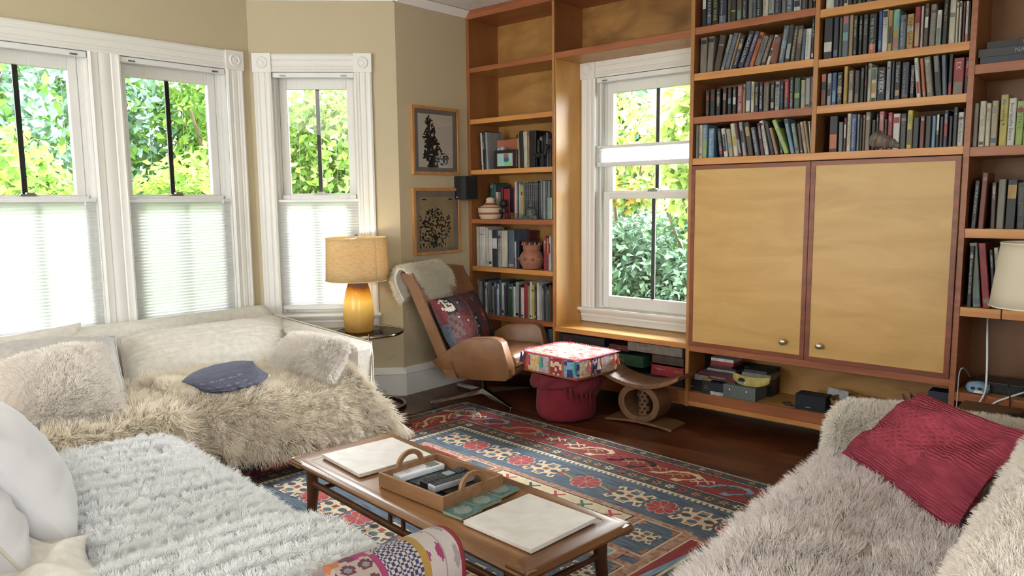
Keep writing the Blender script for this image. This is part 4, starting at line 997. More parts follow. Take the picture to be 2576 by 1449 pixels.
o = cushion('cushion', [rc[3], rc[0], rc[1], rc[2]], .17, [quilt_mat()], 44, pinch=.06, wr=.018, wf=4.5, seed=17, sag=.01, dents=((.80, .80, .16, .055), (.62, .62, .15, .03), (.2, .2, .2, -.02))); tag(o, 'large crimson quilted cushion leaning in the corner of the right-hand sofa', 'cushion')
uvl = o.data.uv_layers.new(name='UVMap'); nn = 45
for lp in o.data.loops: i = lp.vertex_index % (nn*nn); uvl.data[lp.index].uv = ((i % nn)/(nn-1), (i//nn)/(nn-1))
# ---------------------------------------------------------------- rug
RO = Vector((-3.681, 3.691, 0)); RA = math.radians(-4.); RL, RWd = 3.17, 2.24
def rmat(k, c, c2, sc_=(7, 240, 7)): return mat('rug_'+k, c, .92, c2=c2, scale=sc_, det=5, bump=.2, bscale=(160, 160, 160))
RM_ = [rmat('blue', (102, 115, 127), (60, 74, 94), (9, 90, 7)), rmat('red', (150, 58, 58), (126, 44, 46), (60, 7, 7)), rmat('navy', (84, 84, 88), (62, 64, 70), (50, 20, 9)), rmat('cream', (212, 198, 168), (194, 176, 142), (60, 20, 7)),
       rmat('speckle', (186, 152, 124), (140, 92, 84), (46, 46, 46)), rmat('light_blue', (134, 164, 182), (104, 136, 160), (60, 9, 7)), rmat('rose', (178, 72, 74), (156, 58, 62), (60, 9, 7)), rmat('green', (84, 108, 98), (66, 88, 82), (60, 9, 7)),
       rmat('ochre', (178, 150, 96), (156, 124, 76), (60, 9, 7)), rmat('dark', (40, 34, 36), (30, 26, 30), (60, 9, 7)), rmat('orange', (190, 126, 84), (160, 100, 70), (60, 9, 7))]
BL_, RD, NV, CRM, SPK, LB, ROS, GRN, OCH, DK, ORG = range(11)
rug = MB(); LOFF = [0, 0]
def rp(pts, m, lay=1, off=(0, 0), rot=0., s=1.):
    c_, s_ = math.cos(rot), math.sin(rot); V = []; LOFF[1] += 1
    for x, y in pts: V.append((off[0]+s*(x*c_-y*s_), -(off[1]+s*(x*s_+y*c_)), .010+.0005*(lay+LOFF[0])+6e-6*(LOFF[1] % 60)))
    rug.add(V, [tuple(range(len(V)))], m)
def rr(x0, x1, y0, y1, m, lay=1): rp([(x0, y1), (x1, y1), (x1, y0), (x0, y0)], m, lay)
def rline(pts, w, m, lay=3, **k):
    for (a, b), (c, d) in zip(pts, pts[1:]):
        L = math.hypot(c-a, d-b) or 1e-6; ux, uy = (c-a)/L, (d-b)/L; px, py = -uy*w/2, ux*w/2; ex_, ey_ = ux*w/2.2, uy*w/2.2
        rp([(a-ex_+px, b-ey_+py), (c+ex_+px, d+ey_+py), (c+ex_-px, d+ey_-py), (a-ex_-px, b-ey_-py)], m, lay, **k)
def ringrect(a, w, m, lay): # rectangular ring between inset a and a+w
    rr(a, RL-a, a, a+w, m, lay); rr(a, RL-a, RWd-a-w, RWd-a, m, lay); rr(a, a+w, a+w, RWd-a-w, m, lay); rr(RL-a-w, RL-a, a+w, RWd-a-w, m, lay)
# pile slab with a gently wavy outline
n = 60; V = []
for z in (.0, .010):
    for k in range(4*n):
        i, q = divmod(k, n); f = q/n; x, y = ((f*RL, 0), (RL, f*RWd), (RL*(1-f), RWd), (0, RWd*(1-f)))[i]; w = .007*math.sin(k*.42)+.004*math.sin(k*1.3)
        x += w*(1 if i in (1, 3) else 0); y += w*(1 if i in (0, 2) else 0); V.append((x, -y, z))
rug.add(V, [tuple(range(8*n-1, 4*n-1, -1))]+[(k, (k+1) % (4*n), 4*n+(k+1) % (4*n), 4*n+k) for k in range(4*n)], NV)
ringrect(.012, .008, CRM, 1); ringrect(.075, .006, DK, 1); ringrect(.081, .006, CRM, 1); ringrect(.087, .008, DK, 1)
ringrect(.095, .205, RD, 1); ringrect(.300, .006, DK, 1); ringrect(.306, .006, CRM, 1); ringrect(.312, .006, DK, 1); ringrect(.408, .004, DK, 1); ringrect(.412, .012, CRM, 1)
rr(.424, RL-.424, .424, RWd-.424, BL_, 1)
def sides(step, d, fn):
    """call fn(x, y, rot, k) along the four sides at inset d"""
    for Ln, f in ((RL, lambda s: (s, d, 0)), (RL, lambda s: (RL-s, RWd-d, math.pi)), (RWd, lambda s: (d, RWd-s, -math.pi/2)), (RWd, lambda s: (RL-d, s, math.pi/2))):
        nn = max(1, int(round((Ln-2*d)/step)))
        for k in range(nn+1): x, y, r = f(d+(Ln-2*d)*k/nn); fn(x, y, r, k)
def star(x, y, r, m, m2, s, lay=2):
    rp([(s*(1 if j % 2 == 0 else .45)*math.cos(j*math.pi/6), s*(1 if j % 2 == 0 else .45)*math.sin(j*math.pi/6)) for j in range(11, -1, -1)], m, lay, (x, y), r); rp([(s*.3*math.cos(j*math.pi/3), s*.3*math.sin(j*math.pi/3)) for j in range(5, -1, -1)], m2, lay+1, (x, y), r)
sides(.092, .048, lambda x, y, r, k: star(x, y, r, (CRM, ORG, RD, OCH)[k % 4], DK, .021+.005*(k % 3 == 0)))
sides(.075, .362, lambda x, y, r, k: star(x, y, r, (ORG, CRM, ROS, ORG, OCH)[k % 5], (DK, BL_)[k % 2], .033))
def tooth(x, y, r, k): rp([(-.004, .024), (-.012, .012), (-.012, 0), (.012, 0), (.006, .008), (.012, .022)], CRM, 2, (x, y), r)
sides(.031, .424, tooth)
def bird(x, y, r, k):
    c = (CRM, LB, OCH, GRN, CRM, DK)[k % 6]; pts = [(-.115, .055), (-.075, .035), (-.05, -.02), (.02, -.058), (.08, -.055), (.105, -.02), (.085, .02), (.05, .05), (.02, .07)]
    rline(pts[:6], .020, c, 2, off=(x, y), rot=r); rline(pts[5:], .012, c, 2, off=(x, y), rot=r); rp([(.0, .085), (.045, .088), (.06, .06), (.015, .05)], c, 3, (x, y), r)
    rp([(.07, -.075), (.125, -.04), (.118, -.005), (.098, -.03), (.06, -.04)], c, 3, (x, y), r)
    for j in range(4): rp([(-.135+.012*j, .075-.004*j), (-.129+.012*j, .077-.004*j), (-.117+.012*j, .04), (-.123+.012*j, .038)], c, 3, (x, y), r)
    for sx_, t in ((.0, (c+3) % 6), (.145, (k+1) % 6)):
        cc = (OCH, CRM, GRN, LB, CRM, ROS)[t]; o_ = (x+math.cos(r)*sx_, y+math.sin(r)*sx_); tw = [(-.045, .04), (.0, -.005), (.04, -.035)]
        rline(tw, .011, cc, 4, off=o_, rot=r)
        for a, b in (((-.02, .015), (-.055, .005)), ((-.02, .015), (-.005, .045)), ((.01, -.012), (-.02, -.035)), ((.01, -.012), (.035, .012)), ((.035, -.03), (.055, -.012))): rline([a, b], .009, cc, 4, off=o_, rot=r)
sides(.272, .197, bird)
def flower(x, y, s=.072, m=ROS):
    for j in range(8):
        a = j*math.pi/4+.39; pts = [(0, 0)]+[(s*rr_*math.cos(a+da), s*rr_*math.sin(a+da)) for da, rr_ in ((-.36, .78), (-.2, 1.), (.2, 1.), (.36, .78))]
        rp([(p[0]*1.12, p[1]*1.12) for p in pts][::-1], CRM, 2, (x, y)); rp([(p[0]*.98+.05*s*math.cos(a), p[1]*.98+.05*s*math.sin(a)) for p in pts][::-1], m, 3, (x, y))
def medal(x, y, s=1.):
    w, h = .096*s, .080*s
    rp([(1.0*w*math.cos(a)*(1-.12*math.cos(6*a)), .86*h*math.sin(a)*(1+.1*math.cos(4*a))) for a in [-2*math.pi*k/24 for k in range(24)]][::-1], ROS, 2, (x, y)); rp([(.94*w*math.cos(a)*(1-.12*math.cos(6*a)), .79*h*math.sin(a)*(1+.1*math.cos(4*a))) for a in [-2*math.pi*k/24 for k in range(24)]][::-1], CRM, 3, (x, y))
    for qx, qy in ((-1, 0), (1, 0), (0, -1), (0, 1)):
        c_ = (qx*.60*w, qy*.56*h); rp([(c_[0]+.26*w*math.cos(a), c_[1]+.24*h*math.sin(a)) for a in [2*math.pi*k/8 for k in range(8)]], BL_ if qx == 0 else NV, 4, (x, y))
    rp([(-.34*w, 0), (0, .36*h), (.34*w, 0), (0, -.36*h)], CRM, 5, (x, y)); rp([(-.17*w, .18*h), (.17*w, .18*h), (.17*w, -.18*h), (-.17*w, -.18*h)], ROS, 6, (x, y)); rp([(-.07*w, .08*h), (.07*w, .08*h), (.07*w, -.08*h), (-.07*w, -.08*h)], GRN, 7, (x, y))
    for sx_ in (-1, 1):
        for sy_ in (-1, 1): rline([(sx_*.62*w, sy_*.5*h), (sx_*.8*w, sy_*.95*h), (sx_*1.05*w, sy_*.85*h), (sx_*1.0*w, sy_*.62*h)], .013*s, CRM, 4, off=(x, y)); rline([(sx_*.3*w, sy_*.7*h), (sx_*.25*w, sy_*1.05*h), (sx_*.05*w, sy_*1.02*h)], .012*s, CRM, 4, off=(x, y))
    return
    for sx_ in (-1, 1):
        for sy_ in (-1, 1):
            P = [(sx_*a*w, sy_*b*h) for a, b in ((0, .0), (.15, .42), (.42, .62), (.30, .95), (.55, .90), (.62, .62))]; rline(P, .016*s, CRM, 3, off=(x, y)); rline([(sx_*.55*w, sy_*.9*h), (sx_*.2*w, sy_*1.0*h)], .013*s, CRM, 3, off=(x, y))
            rline([(sx_*.42*w, sy_*.5*h), (sx_*.85*w, sy_*.45*h), (sx_*1.05*w, 0)], .022*s, CRM, 3, off=(x, y)); rline([(sx_*.85*w, sy_*.45*h), (sx_*1.0*w, sy_*.62*h)], .012*s, ROS, 4, off=(x, y))
        rp([(sx_*.55*w-.03*s, 0), (sx_*.75*w, -.022*s), (sx_*.75*w+.02*s, 0), (sx_*.75*w, .022*s)][::-1], BL_, 4, (x, y))
    rp([(-.4*w, 0), (0, .42*h), (.4*w, 0), (0, -.42*h)][::-1] if False else [(-.4*w, 0), (0, .42*h), (.4*w, 0), (0, -.42*h)], CRM, 4, (x, y)); rp([(-.022*s, .018*s), (.022*s, .018*s), (.022*s, -.018*s), (-.022*s, -.018*s)], ROS, 5, (x, y)); rp([(-.009*s, .007*s), (.009*s, .007*s), (.009*s, -.007*s), (-.009*s, -.007*s)], GRN, 6, (x, y))
def small(x, y): rline([(-.05, -.012), (0, 0), (.05, .012)], .016, OCH, 3, off=(x, y)); rline([(-.05, -.03), (-.04, .02)], .01, ROS, 3, off=(x, y)); rline([(.05, .03), (.04, -.02)], .01, ROS, 3, off=(x, y))
CXR = RL/2
for yy in (.600, RWd-.600):
    flower(CXR, yy, .075)
    for sg in (-1, 1):
        small(CXR+sg*.112, yy)
        for d, f in ((.27, medal), (.452, flower), (.636, medal), (.815, flower), (.985, medal)): f(CXR+sg*d, yy)
for xx in (.600, RL-.600):
    for yy, f in ((.86, flower), (1.12, medal), (1.38, flower)): f(xx, yy)
# inner field: stepped panels framed by speckled bands
def panel(x0, x1, y0, y1, m, fr=.045, lay=2): rr(x0-fr, x1+fr, y0-fr, y1+fr, SPK, lay); rr(x0-.008, x1+.008, y0-.008, y1+.008, CRM if m != CRM else DK, lay+1); rr(x0, x1, y0, y1, m, lay+2)
panel(1.17, 2.0, .775, RWd-.775, CRM); panel(1.02, 2.15, 1.10, RWd-1.10, LB, lay=6)
for sg in (-1, 1):
    for yy in (.775, RWd-1.06): 
        a, b = (2.06, 2.25) if sg > 0 else (RL-2.25, RL-2.06); panel(a, b, yy, yy+.285, BL_, .04, 3)
        cx, cy = (a+b)/2, yy+.14; LOFF[0] = 4; medal(cx, cy, .62); LOFF[0] = 0
        for (qx, qy) in ((-1, -1), (1, -1), (-1, 1), (1, 1)): rline([(cx+qx*.07, cy+qy*.115), (cx+qx*.085, cy+qy*.125), (cx+qx*.085, cy+qy*.09)], .014, ORG, 7)
    a, b = (2.315, 2.62) if sg > 0 else (RL-2.62, RL-2.315); panel(a, b, .80, RWd-.80, RD, .045, 2)
    c0, c1 = (2.40, 2.64) if sg > 0 else (RL-2.64, RL-2.40); rr(c0-.014, c1+.014, .93, RWd-.93, CRM, 7); rr(c0, c1, .945, RWd-.945, GRN, 8)
    x_ = 2.355 if sg > 0 else RL-2.355
    rp([(x_-.02, 1.25), (x_+.03, .83), (x_+.06, .83), (x_+.01, 1.25)][::-1], LB, 6)
    for yy in (.99, 1.12, 1.25): rline([(c0+.06, yy-.03), (c0+.12, yy+.03)], .014, RD, 9); rline([(c0+.12, yy-.03), (c0+.06, yy+.03)], .014, RD, 9)
for i in range(5):
    for j, yy in enumerate((.83, RWd-.83)): x_ = 1.26+.165*i; rline([(x_-.03, yy-.03), (x_+.03, yy+.03)], .014, (ROS, NV, ROS, GRN, ROS)[i], 5); rline([(x_+.03, yy-.03), (x_-.03, yy+.03)], .014, (ROS, NV, ROS, GRN, ROS)[i], 5)
for i in range(7): 
    for j in (1.07, 1.12, 1.17): rr(1.12+.15*i-.02, 1.12+.15*i+.02, j-.016, j+.016, (ROS, NV, CRM)[(i+int(j*50)) % 3], 9)
ro = rug.build('rug', RM_); ro.location = RO; ro.rotation_euler = (0, 0, RA); tag(ro, 'blue and red patterned wool rug under the coffee table', 'rug')
fr = MB()
for k in range(170):
    y = -RWd*(k+.5)/170; L = .05+.02*math.sin(k*2.1); fr.add([(-L, y-.006, .001), (0, y-.005, .006), (0, y+.005, .006), (-L, y+.004+.006*math.sin(k), .001)], [(0, 1, 2, 3)])
f = fr.build('fringe', mat('dark_fringe', (42, 38, 38), .95), ro, world=False)
# ---------------------------------------------------------------- coffee table and what lies on it
WAL = mat('walnut_top', (142, 100, 60), .30, c2=(100, 65, 36), scale=(1.4, 14, 14), det=6, dist=.6, coat=.25, bump=.02, bscale=(6, 60, 60))
WALE = mat('walnut_end', (136, 94, 56), .32, c2=(100, 64, 36), scale=(14, 1.4, 14), det=6, dist=.6, coat=.2)
WALD = mat('walnut_leg', (92, 56, 32), .36, c2=(70, 42, 24), scale=(20, 20, 2), det=5)
ct = thing('coffee_table', 'long low walnut coffee table on the rug between the sofas', 'table', (-1.968, 1.835, 0), math.radians(-5.3)); TT = .375
def T(mb, nm, m, **k): return mb.build(nm, m, ct, world=False, **k)
hx, hy = .693, .246
T(MB().box(-hx+.09, hx-.09, -hy+.05, hy-.05, TT-.028, TT-.003), 'top_panel', WAL)
nose = [(0, -.003), (-.05, 0), (-.052, -.026), (.0, -.028)]
for sy in (-1, 1):
    pr = [(sy*(hy-.05), TT-.002), (sy*(hy-.02), TT), (sy*(hy-.006), TT-.004), (sy*hy, TT-.014), (sy*(hy-.006), TT-.026), (sy*(hy-.02), TT-.030), (sy*(hy-.05), TT-.028)]
    T(MB().prism(pr, -hx+.004, hx-.004, 0), 'edge_rail', WAL, smooth=50)
for sx in (-1, 1):
    pr = [(sx*(hx-.09), TT-.002), (sx*(hx-.02), TT+.0005), (sx*(hx-.006), TT-.004), (sx*hx, TT-.014), (sx*(hx-.006), TT-.026), (sx*(hx-.02), TT-.030), (sx*(hx-.09), TT-.028)]
    T(MB().prism(pr, -hy+.004, hy-.004, 1), 'end_board', WALE, smooth=50)
for sx in (-1, 1):
    for sy in (-1, 1):
        x, y = sx*(hx-.105), sy*(hy-.045); x2, y2 = sx*(hx-.085), sy*(hy-.03)
        T(MB().tube([(x2, y2, .011), (x, y, .24), (x, y, TT-.026)], [.013, .023, .024], 14), 'leg', WALD, smooth=50)
for sy in (-1, 1):
    y = sy*(hy-.043); T(MB().tube([(-hx+.10, y, .285), (0, y, .275), (hx-.10, y, .285)], .0115, 10, flat=1.25), 'side_stretcher', WALD, smooth=60)
    for x in (-.033, .045): T(MB().tube([(x, y, .278), (x, y, TT-.028)], .008, 8), 'spindle', WALD, smooth=60)
for sx in (-1, 1): T(MB().tube([(sx*(hx-.102), -hy+.05, .25), (sx*(hx-.102), hy-.05, .25)], .011, 10), 'end_stretcher', WALD, smooth=60)
def slab(name, label, cat, px, z, th, mats, group=None, bevel=.0015, parent=None, ofs=0):
    P = [P3(u, v, z) for u, v in px]; c = sum(P, Vector())/4; ex = ((P[1]-P[0])+(P[2]-P[3])).normalized(); a = ((P[1]-P[0]).length+(P[2]-P[3]).length)/2; b = ((P[2]-P[1]).length+(P[3]-P[0]).length)/2
    rz = math.atan2(ex.y, ex.x); mb = MB().box(-a/2, a/2, -b/2, b/2, -th, 0); o = mb.build(name, mats, parent, bevel=bevel, world=False); o.location = (c.x, c.y, z); o.rotation_euler = (0, 0, rz)
    if label: tag(o, label, cat, group)
    return o, c, rz, a, b
MARB = mat('cream_marble', (218, 213, 206), .42, c2=(203, 196, 187), scale=(9, 9, 9), det=8, dist=1.4)
slab('marble_tile', 'square cream marble tile at the window end of the coffee table', 'tile', [(820, 1146), (915, 1198), (1075, 1138), (977, 1097)], TT+.0155, .0145, MARB, 'marble tiles on the coffee table')
slab('marble_tile', 'square cream marble tile nearer the viewer, beside the glazed coasters', 'tile', [(1176, 1312), (1350, 1388), (1487, 1297), (1320, 1238)], TT+.0155, .0145, MARB, 'marble tiles on the coffee table')
GLZ = [mat('celadon_edge', (132, 142, 118), .3), mat('teal_glaze', (92, 136, 138), .14, c2=(66, 108, 114), scale=(40, 40, 40), coat=.5), mat('pale_crackle_glaze', (150, 160, 152), .2, c2=(126, 146, 142), scale=(60, 60, 60), coat=.5)]
for lb, px in (('teal glazed square coaster, nearest the far table edge', [(1210, 1233), (1259, 1250), (1308, 1227), (1252, 1211)]), ('teal glazed square coaster, middle one of the row of three', [(1165, 1260), (1212, 1279), (1260, 1255), (1210, 1237)]), ('teal glazed square coaster, closest to the viewer in the row of three', [(1112, 1286), (1165, 1305), (1212, 1279), (1165, 1263)])):
    o, c, rz, a, b = slab('coaster', lb, 'coaster', px, TT+.010, .0095, GLZ, 'glazed coasters')
    g = MB().grid(lambda u, v: ((u-.5)*a*.95, (v-.5)*b*.95, .0004+.0018*max(0, math.hypot(u-.5, v-.5)*2-.6)), 22, 22, lambda u, v: 2 if math.hypot(u-.5, v-.5)+.06*nz((u*3, v*3, c.x), 2.2) < .35 else 1); g.build('glaze', GLZ, o, world=False, smooth=180)
# tray
tz = math.radians(-2.); tr = thing('tray', 'wooden tray with two arched handles in the middle of the coffee table', 'tray', (-1.963, 1.827, TT), tz)
TRW = mat('tray_oak', (146, 108, 74), .45, c2=(126, 90, 58), scale=(5, 30, 30), det=5); a, b, h = .178, .145, .054
def TR(mb, nm, m=TRW, **k): return mb.build(nm, m, tr, world=False, **k)
TR(MB().box(-a+.01, a-.01, -b+.01, b-.01, .001, .008), 'tray_bottom', mat('tray_bottom_black', (36, 38, 42), .35, c2=(52, 66, 70), scale=(12, 12, 12)))
for sy in (-1, 1): TR(MB().box(-a, a, min(sy*b, sy*(b-.011)), max(sy*b, sy*(b-.011)), 0, h), 'long_side', bevel=.002)
for sx in (-1, 1):
    TR(MB().box(min(sx*a, sx*(a-.011)), max(sx*a, sx*(a-.011)), -b+.011, b-.011, 0, h), 'short_side', bevel=.002)
    mb = MB(); V = []; F = []; x0, x1 = sorted((sx*a, sx*(a-.013)))
    for k in range(17):
        t = math.pi*k/16
        for r, rz_h in ((.064, .058), (.045, .040)):
            for x in (x0, x1): V.append((x, r*math.cos(t), h-.012+rz_h*math.sin(t)+.006))
    for k in range(16):
        q = 4*k; F += [(q, q+1, q+5, q+4), (q+3, q+2, q+6, q+7), (q+1, q+3, q+7, q+5), (q+2, q, q+4, q+6)]
    mb.add(V, F+[(0, 2, 3, 1), (64, 65, 67, 66)]); TR(mb, 'handle', bevel=.0015)
c5 = lambda *P: [(960+x/4.954, 1000+y/4.954) for x, y in P]
GREYP = mat('silver_plastic', (176, 178, 182), .35, .2); WHP = mat('white_plastic', (224, 226, 230), .35); BLKP = mat('black_plastic', (28, 29, 32), .4); KEY = mat('rubber_keys', (70, 72, 76), .55)
slab('magazine', 'dark magazine with chalky swirls lying flat in the tray under the remotes', 'magazine', c5((400, 1060), (760, 1190), (1240, 960), (790, 800)), TT+.0125, .004, [mat('chalkboard_cover', (44, 52, 56), .4, c2=(84, 104, 104), scale=(18, 18, 18), det=7, dist=3, lo=.5, hi=.62)])
o, c, rz, a_, b_ = slab('remote_control', 'white rectangular remote control at the window end of the tray', 'remote', c5((150, 955), (275, 1005), (750, 815), (640, 765)), TT+.034, .021, [WHP], bevel=.003)
m2 = MB().box(a_*-.36, a_*.36, b_*.20, b_*.42, .0003, .0012); m2.build('display', mat('lcd_grey', (124, 134, 132), .2), o, world=False); MB().box(a_*.1, a_*.32, b_*.14, b_*.175, .0003, .0014).build('button', mat('orange_button', (206, 116, 60), .5), o, world=False)
m3 = MB(); text(m3, 'Living', (-a_*.3, -b_*.22, .0006), (1, 0, 0), (0, 1, 0), .012, 0); text(m3, 'Room', (-a_*.3, -b_*.29, .0006), (1, 0, 0), (0, 1, 0), .012, 0); m3.build('lettering', mat('grey_print', (110, 80, 76), .6), o, world=False)
def remote(name, label, px, z, th, m, rows, cols, disp=None, kr=.006):
    o, c, rz, a_, b_ = slab(name, label, 'remote', px, z, th, m, bevel=.005)
    if m[0] is GREYP: MB().box(-a_*.40, a_*.40, -b_*.46, b_*.44, .0001, .0008).build('face_plate', BLKP, o, world=False)
    if disp: MB().box(-a_*.36, a_*.36, b_*disp[0], b_*disp[1], .0002, .001).build('display', mat('lcd_silver', (150, 158, 166), .2), o, world=False)
    for r in range(rows):
        for k in range(cols):
            y = b_*(-.42+.84*r/(rows-1)); x = a_*(-.3+.6*k/(cols-1))
            if disp and b_*disp[0]-.008 < y < b_*disp[1]+.008: continue
            MB().lathe([(kr, 0), (kr*.95, .0022), (kr*.4, .003)], (x, y, 0), 8).build('key', KEY, o, world=False)
remote('remote_control', 'black remote control with a small grey screen in the tray', c5((490, 1035), (610, 1080), (1050, 885), (945, 845)), TT+.038, .022, [BLKP], 12, 4, (.0, .2), .0042)
remote('remote_control', 'long silver-edged remote control in the tray, lying beside the black one', c5((590, 1085), (690, 1125), (1130, 945), (1050, 905)), TT+.044, .024, [GREYP], 13, 3, None, .0046)
slab('phone', 'glossy black handset lying in the tray by the arched handle at its right end', 'phone', c5((720, 1160), (880, 1210), (1250, 1030), (1120, 985)), TT+.020, .0065, [mat('black_gloss', (12, 12, 14), .08)], bevel=.003)
# ---------------------------------------------------------------- leather swivel chair
LEA = mat('tan_leather', (136, 96, 63), .38, c2=(122, 83, 52), scale=(7, 7, 7), bump=.06, bscale=(120, 120, 120))
LEAS = mat('leather_seam', (84, 54, 36), .5); CHR = mat('chrome', (206, 204, 200), .14, 1.); DKM = mat('dark_bronze_metal', (70, 60, 54), .3, .9)
ch = thing('armchair', 'tan leather high-backed swivel armchair on a star base in front of the framed prints', 'armchair', (-3.655, 3.835, 0), math.radians(16))
def H(mb, nm, m=LEA, parent=ch, **k): return mb.build(nm, m, parent, world=False, **k)
ARM = [(-.20, .33), (-.10, .40), (-.02, .455), (.04, .492), (.10, .508), (.25, .520), (.30, .512), (.33, .49), (.375, .335), (.375, .27), (.34, .236), (.10, .222), (-.108, .226)]
for s in (-1, 1):
    mb = MB(); n = len(ARM); V = []; F = []
    for d, ins in ((.36, 0), (.355, -.0), (.262, 0)):
        for x, z in ARM: V.append((x, s*(d-(.035*max(0, (.30-z)/.09) if z < .30 else 0)+(.02*max(0, z-.4)/.12 if d < .3 else 0)), z))
    for a in range(2):
        for i in range(n): q = (a*n+i, a*n+(i+1) % n, (a+1)*n+(i+1) % n, (a+1)*n+i); F.append(q if s < 0 else q[::-1])
    F += [tuple(range(n))[::(-1 if s < 0 else 1)], tuple(range(2*n, 3*n))[::(1 if s < 0 else -1)]]
    mb.add(V, F); o = H(mb, 'arm', bevel=.018, smooth=180)
# back: slab leaning, slightly curved across
def backp(u, v, off):
    z = .225+.715*v; x = -.105-.335*v**1.05+off*(1 if off > 0 else 1); y = (u-.5)*2*(.345-.0*v); w = .035*(1-(2*u-1)**2)
    return (x-w*(.3+.7*v)+(.03*(2*u-1)**6 if off > 0 else 0), y, z-.02*abs(2*u-1)**5*(v > .9))
mb = MB(); mb.grid(lambda u, v: backp(u, v, .065), 24, 24)
g = MB().grid(lambda u, v: backp(u, v, 0), 24, 24); mb.add(np.concatenate(g.v), [f[::-1] for f in g.f])
for fn in (lambda t, w: backp(0, t, .065*w), lambda t, w: backp(1, t, .065*(1-w)), lambda t, w: backp(t, 1, .065*(1-w)), lambda t, w: backp(t, 0, .065*w)): mb.grid(lambda u, v, f=fn: f(u, v), 24, 2)
bk = H(mb, 'backrest', smooth=35, bevel=.006)
for y in (0., 1.): H(MB().tube([tuple(Vector(backp(y, k/14, .066))+Vector((.001, .004*(2*y-1), 0))) for k in range(15)], .0032, 6), 'seam', LEAS, bk)
H(MB().hexa([(-.12, -.25, .225), (.30, -.25, .215), (.30, .25, .215), (-.12, .25, .225), (-.15, -.27, .31), (.355, -.27, .30), (.355, .27, .30), (-.15, .27, .31)]), 'seat_base', bevel=.02, smooth=180)
o = H(MB().box(-.17, .37, -.258, .258, .285, .40), 'seat_cushion', bevel=.045, smooth=180); o.modifiers['edge'].segments = 5
H(MB().tube([(.368, -.225, .345), (.368, .225, .345)], .003, 6), 'seam', LEAS, o)
H(MB().lathe([(.05, .20), (.05, .222), (.03, .222)], seg=20), 'swivel_plate', DKM, smooth=40); H(MB().lathe([(.028, .05), (.024, .08), (.024, .2)], seg=18), 'column', DKM, smooth=40)
for k in range(4):
    a = math.radians((-90, 4, 96, 184)[k]-16-22); c_, s_ = math.cos(a), math.sin(a); R3 = Matrix.Rotation(a, 4, 'Z')
    m2 = MB().hexa([(.015, -.022, .045), (.40, -.012, .016), (.40, .012, .016), (.015, .022, .045), (.015, -.016, .088), (.40, -.010, .034), (.40, .010, .034), (.015, .016, .088)]); m2.xf(R3)
    l = H(m2, 'star_leg', CHR, bevel=.003); m3 = MB().lathe([(.010, 0), (.012, .004), (.008, .018)], (.385, 0, .0115 if k == 0 else .0), 10); m3.xf(R3); H(m3, 'glide', BLACK, l, smooth=40)
# what lies on the chair
CM = ch.matrix_basis
def CL(f, s, z): return CM@Vector((f, -s, z))
def cskin(u, v):
    pa = smoothpath([(-.325, .66), (-.365, .80), (-.395, .905), (-.435, .962), (-.475, .955), (-.495, .86), (-.475, .72)], 2); x, z = along(pa, v)
    y = -.335+.50*u+.05*math.sin(v*7); x += .02+.012*nz((u*3, v*4, 2), 2); 
    if v < .3: z += .05*math.sin(u*5)
    if v > .75: z += .14*u*(v-.75)/.25
    return tuple(CM@Vector((x, y, z)))
throw('sheepskin', 'small ivory sheepskin hung over the top of the leather armchair', 'sheepskin', lambda u, v: cskin(1-u, v), 30, 40, [mat('sheepskin_ivory', (244, 236, 216), .85, sheen=.2)], dict(count=7000, length=.021, child=8, clump=.35, rough=.008, rad=.0012, seed=61, rnd=.35, droop=.4), 'sheepskins', solid=.01)
KIL = [mat('kilim_'+k, c, .85, c2=tuple(int(x*.8) for x in c), scale=(60, 60, 60), bump=.2, bscale=(220, 220, 220)) for k, c in (('maroon', (98, 44, 52)), ('plum', (84, 58, 70)), ('slate', (86, 76, 82)), ('black', (38, 32, 38)), ('white', (222, 210, 196)), ('orange', (186, 72, 48)), ('crimson', (140, 48, 66)), ('red', (118, 46, 50)), ('taupe', (106, 86, 84)), ('denim', (84, 92, 104)))]
MOT = {'a': ('..#...', '.###..', '#.#.#.', '..#...', '..###.', '..#.##', '#.#..#', '######', '.#####', '..####', '...##.'), 'w': ('.##...', '####..', '##.#..', '.##...', '..##..', '.####.', '.##.##', '..####', '...##.', '...###', '....##', '....#.'), 'o': ('#..#', '##.#', '.##.', '.##.', '####', '#..#', '#..#', '####', '.##.', '.##.', '#.##', '#..#')}
def motif(k, u, v):
    g = MOT[k]
    if not (0 <= u < 1 and 0 <= v < 1): return False
    r = g[int((1-v)*len(g)) if v > 0 else -1]; return r[int(u*len(r))] == '#'
def kilm(u, v):
    if motif('a', (u-.06)/.17, (v-.66)/.30): return 4
    if motif('w', (u-.88)/.11, (v-.08)/.40): return 4
    if motif('o', (u-.695)/.085, (v-.30)/.30): return 5
    for (a, b, m) in ((.22, .53, 4), (.35, .42, 4), (.53, .42, 4), (.53, .26, 4), (.53, .09, 4), (.66, .80, 4), (.33, .80, 4), (.74, .44, 4)):
        if abs(u-a)/.014+abs(v-b)/.032 < 1: return m
    if u < .06: return 7 if v > .5 else 9
    if u < .27 and v > .62: return 3 if u > .10 else 7
    if u < .46:
        if v > .62: return 1
        if v > .20: return (8 if u < .24 else 7) if (int(u*24)+int(v*14)) % 3 else 0
        return 0 if v > .1 else 1
    if u < .50: return 8
    if u < .58: return 3 if v < .52 else (0 if (int(u*40)+int(v*20)) % 3 else 7)
    if u < .82: return (1 if u < .62 or u > .78 else 6 if v < .2 else 1) if not motif('o', (u-.655)/.10, (v-.66)/.26) else 2
    if v > .5 and abs(((u-.82)*11) % 1-.5)+abs((v*7) % 1-.5) < .38: return 6
    return 3
kc = [CL(-.03, .36, .40), CL(-.04, -.28, .41), CL(-.215, -.29, .745), CL(-.225, .335, .745)]
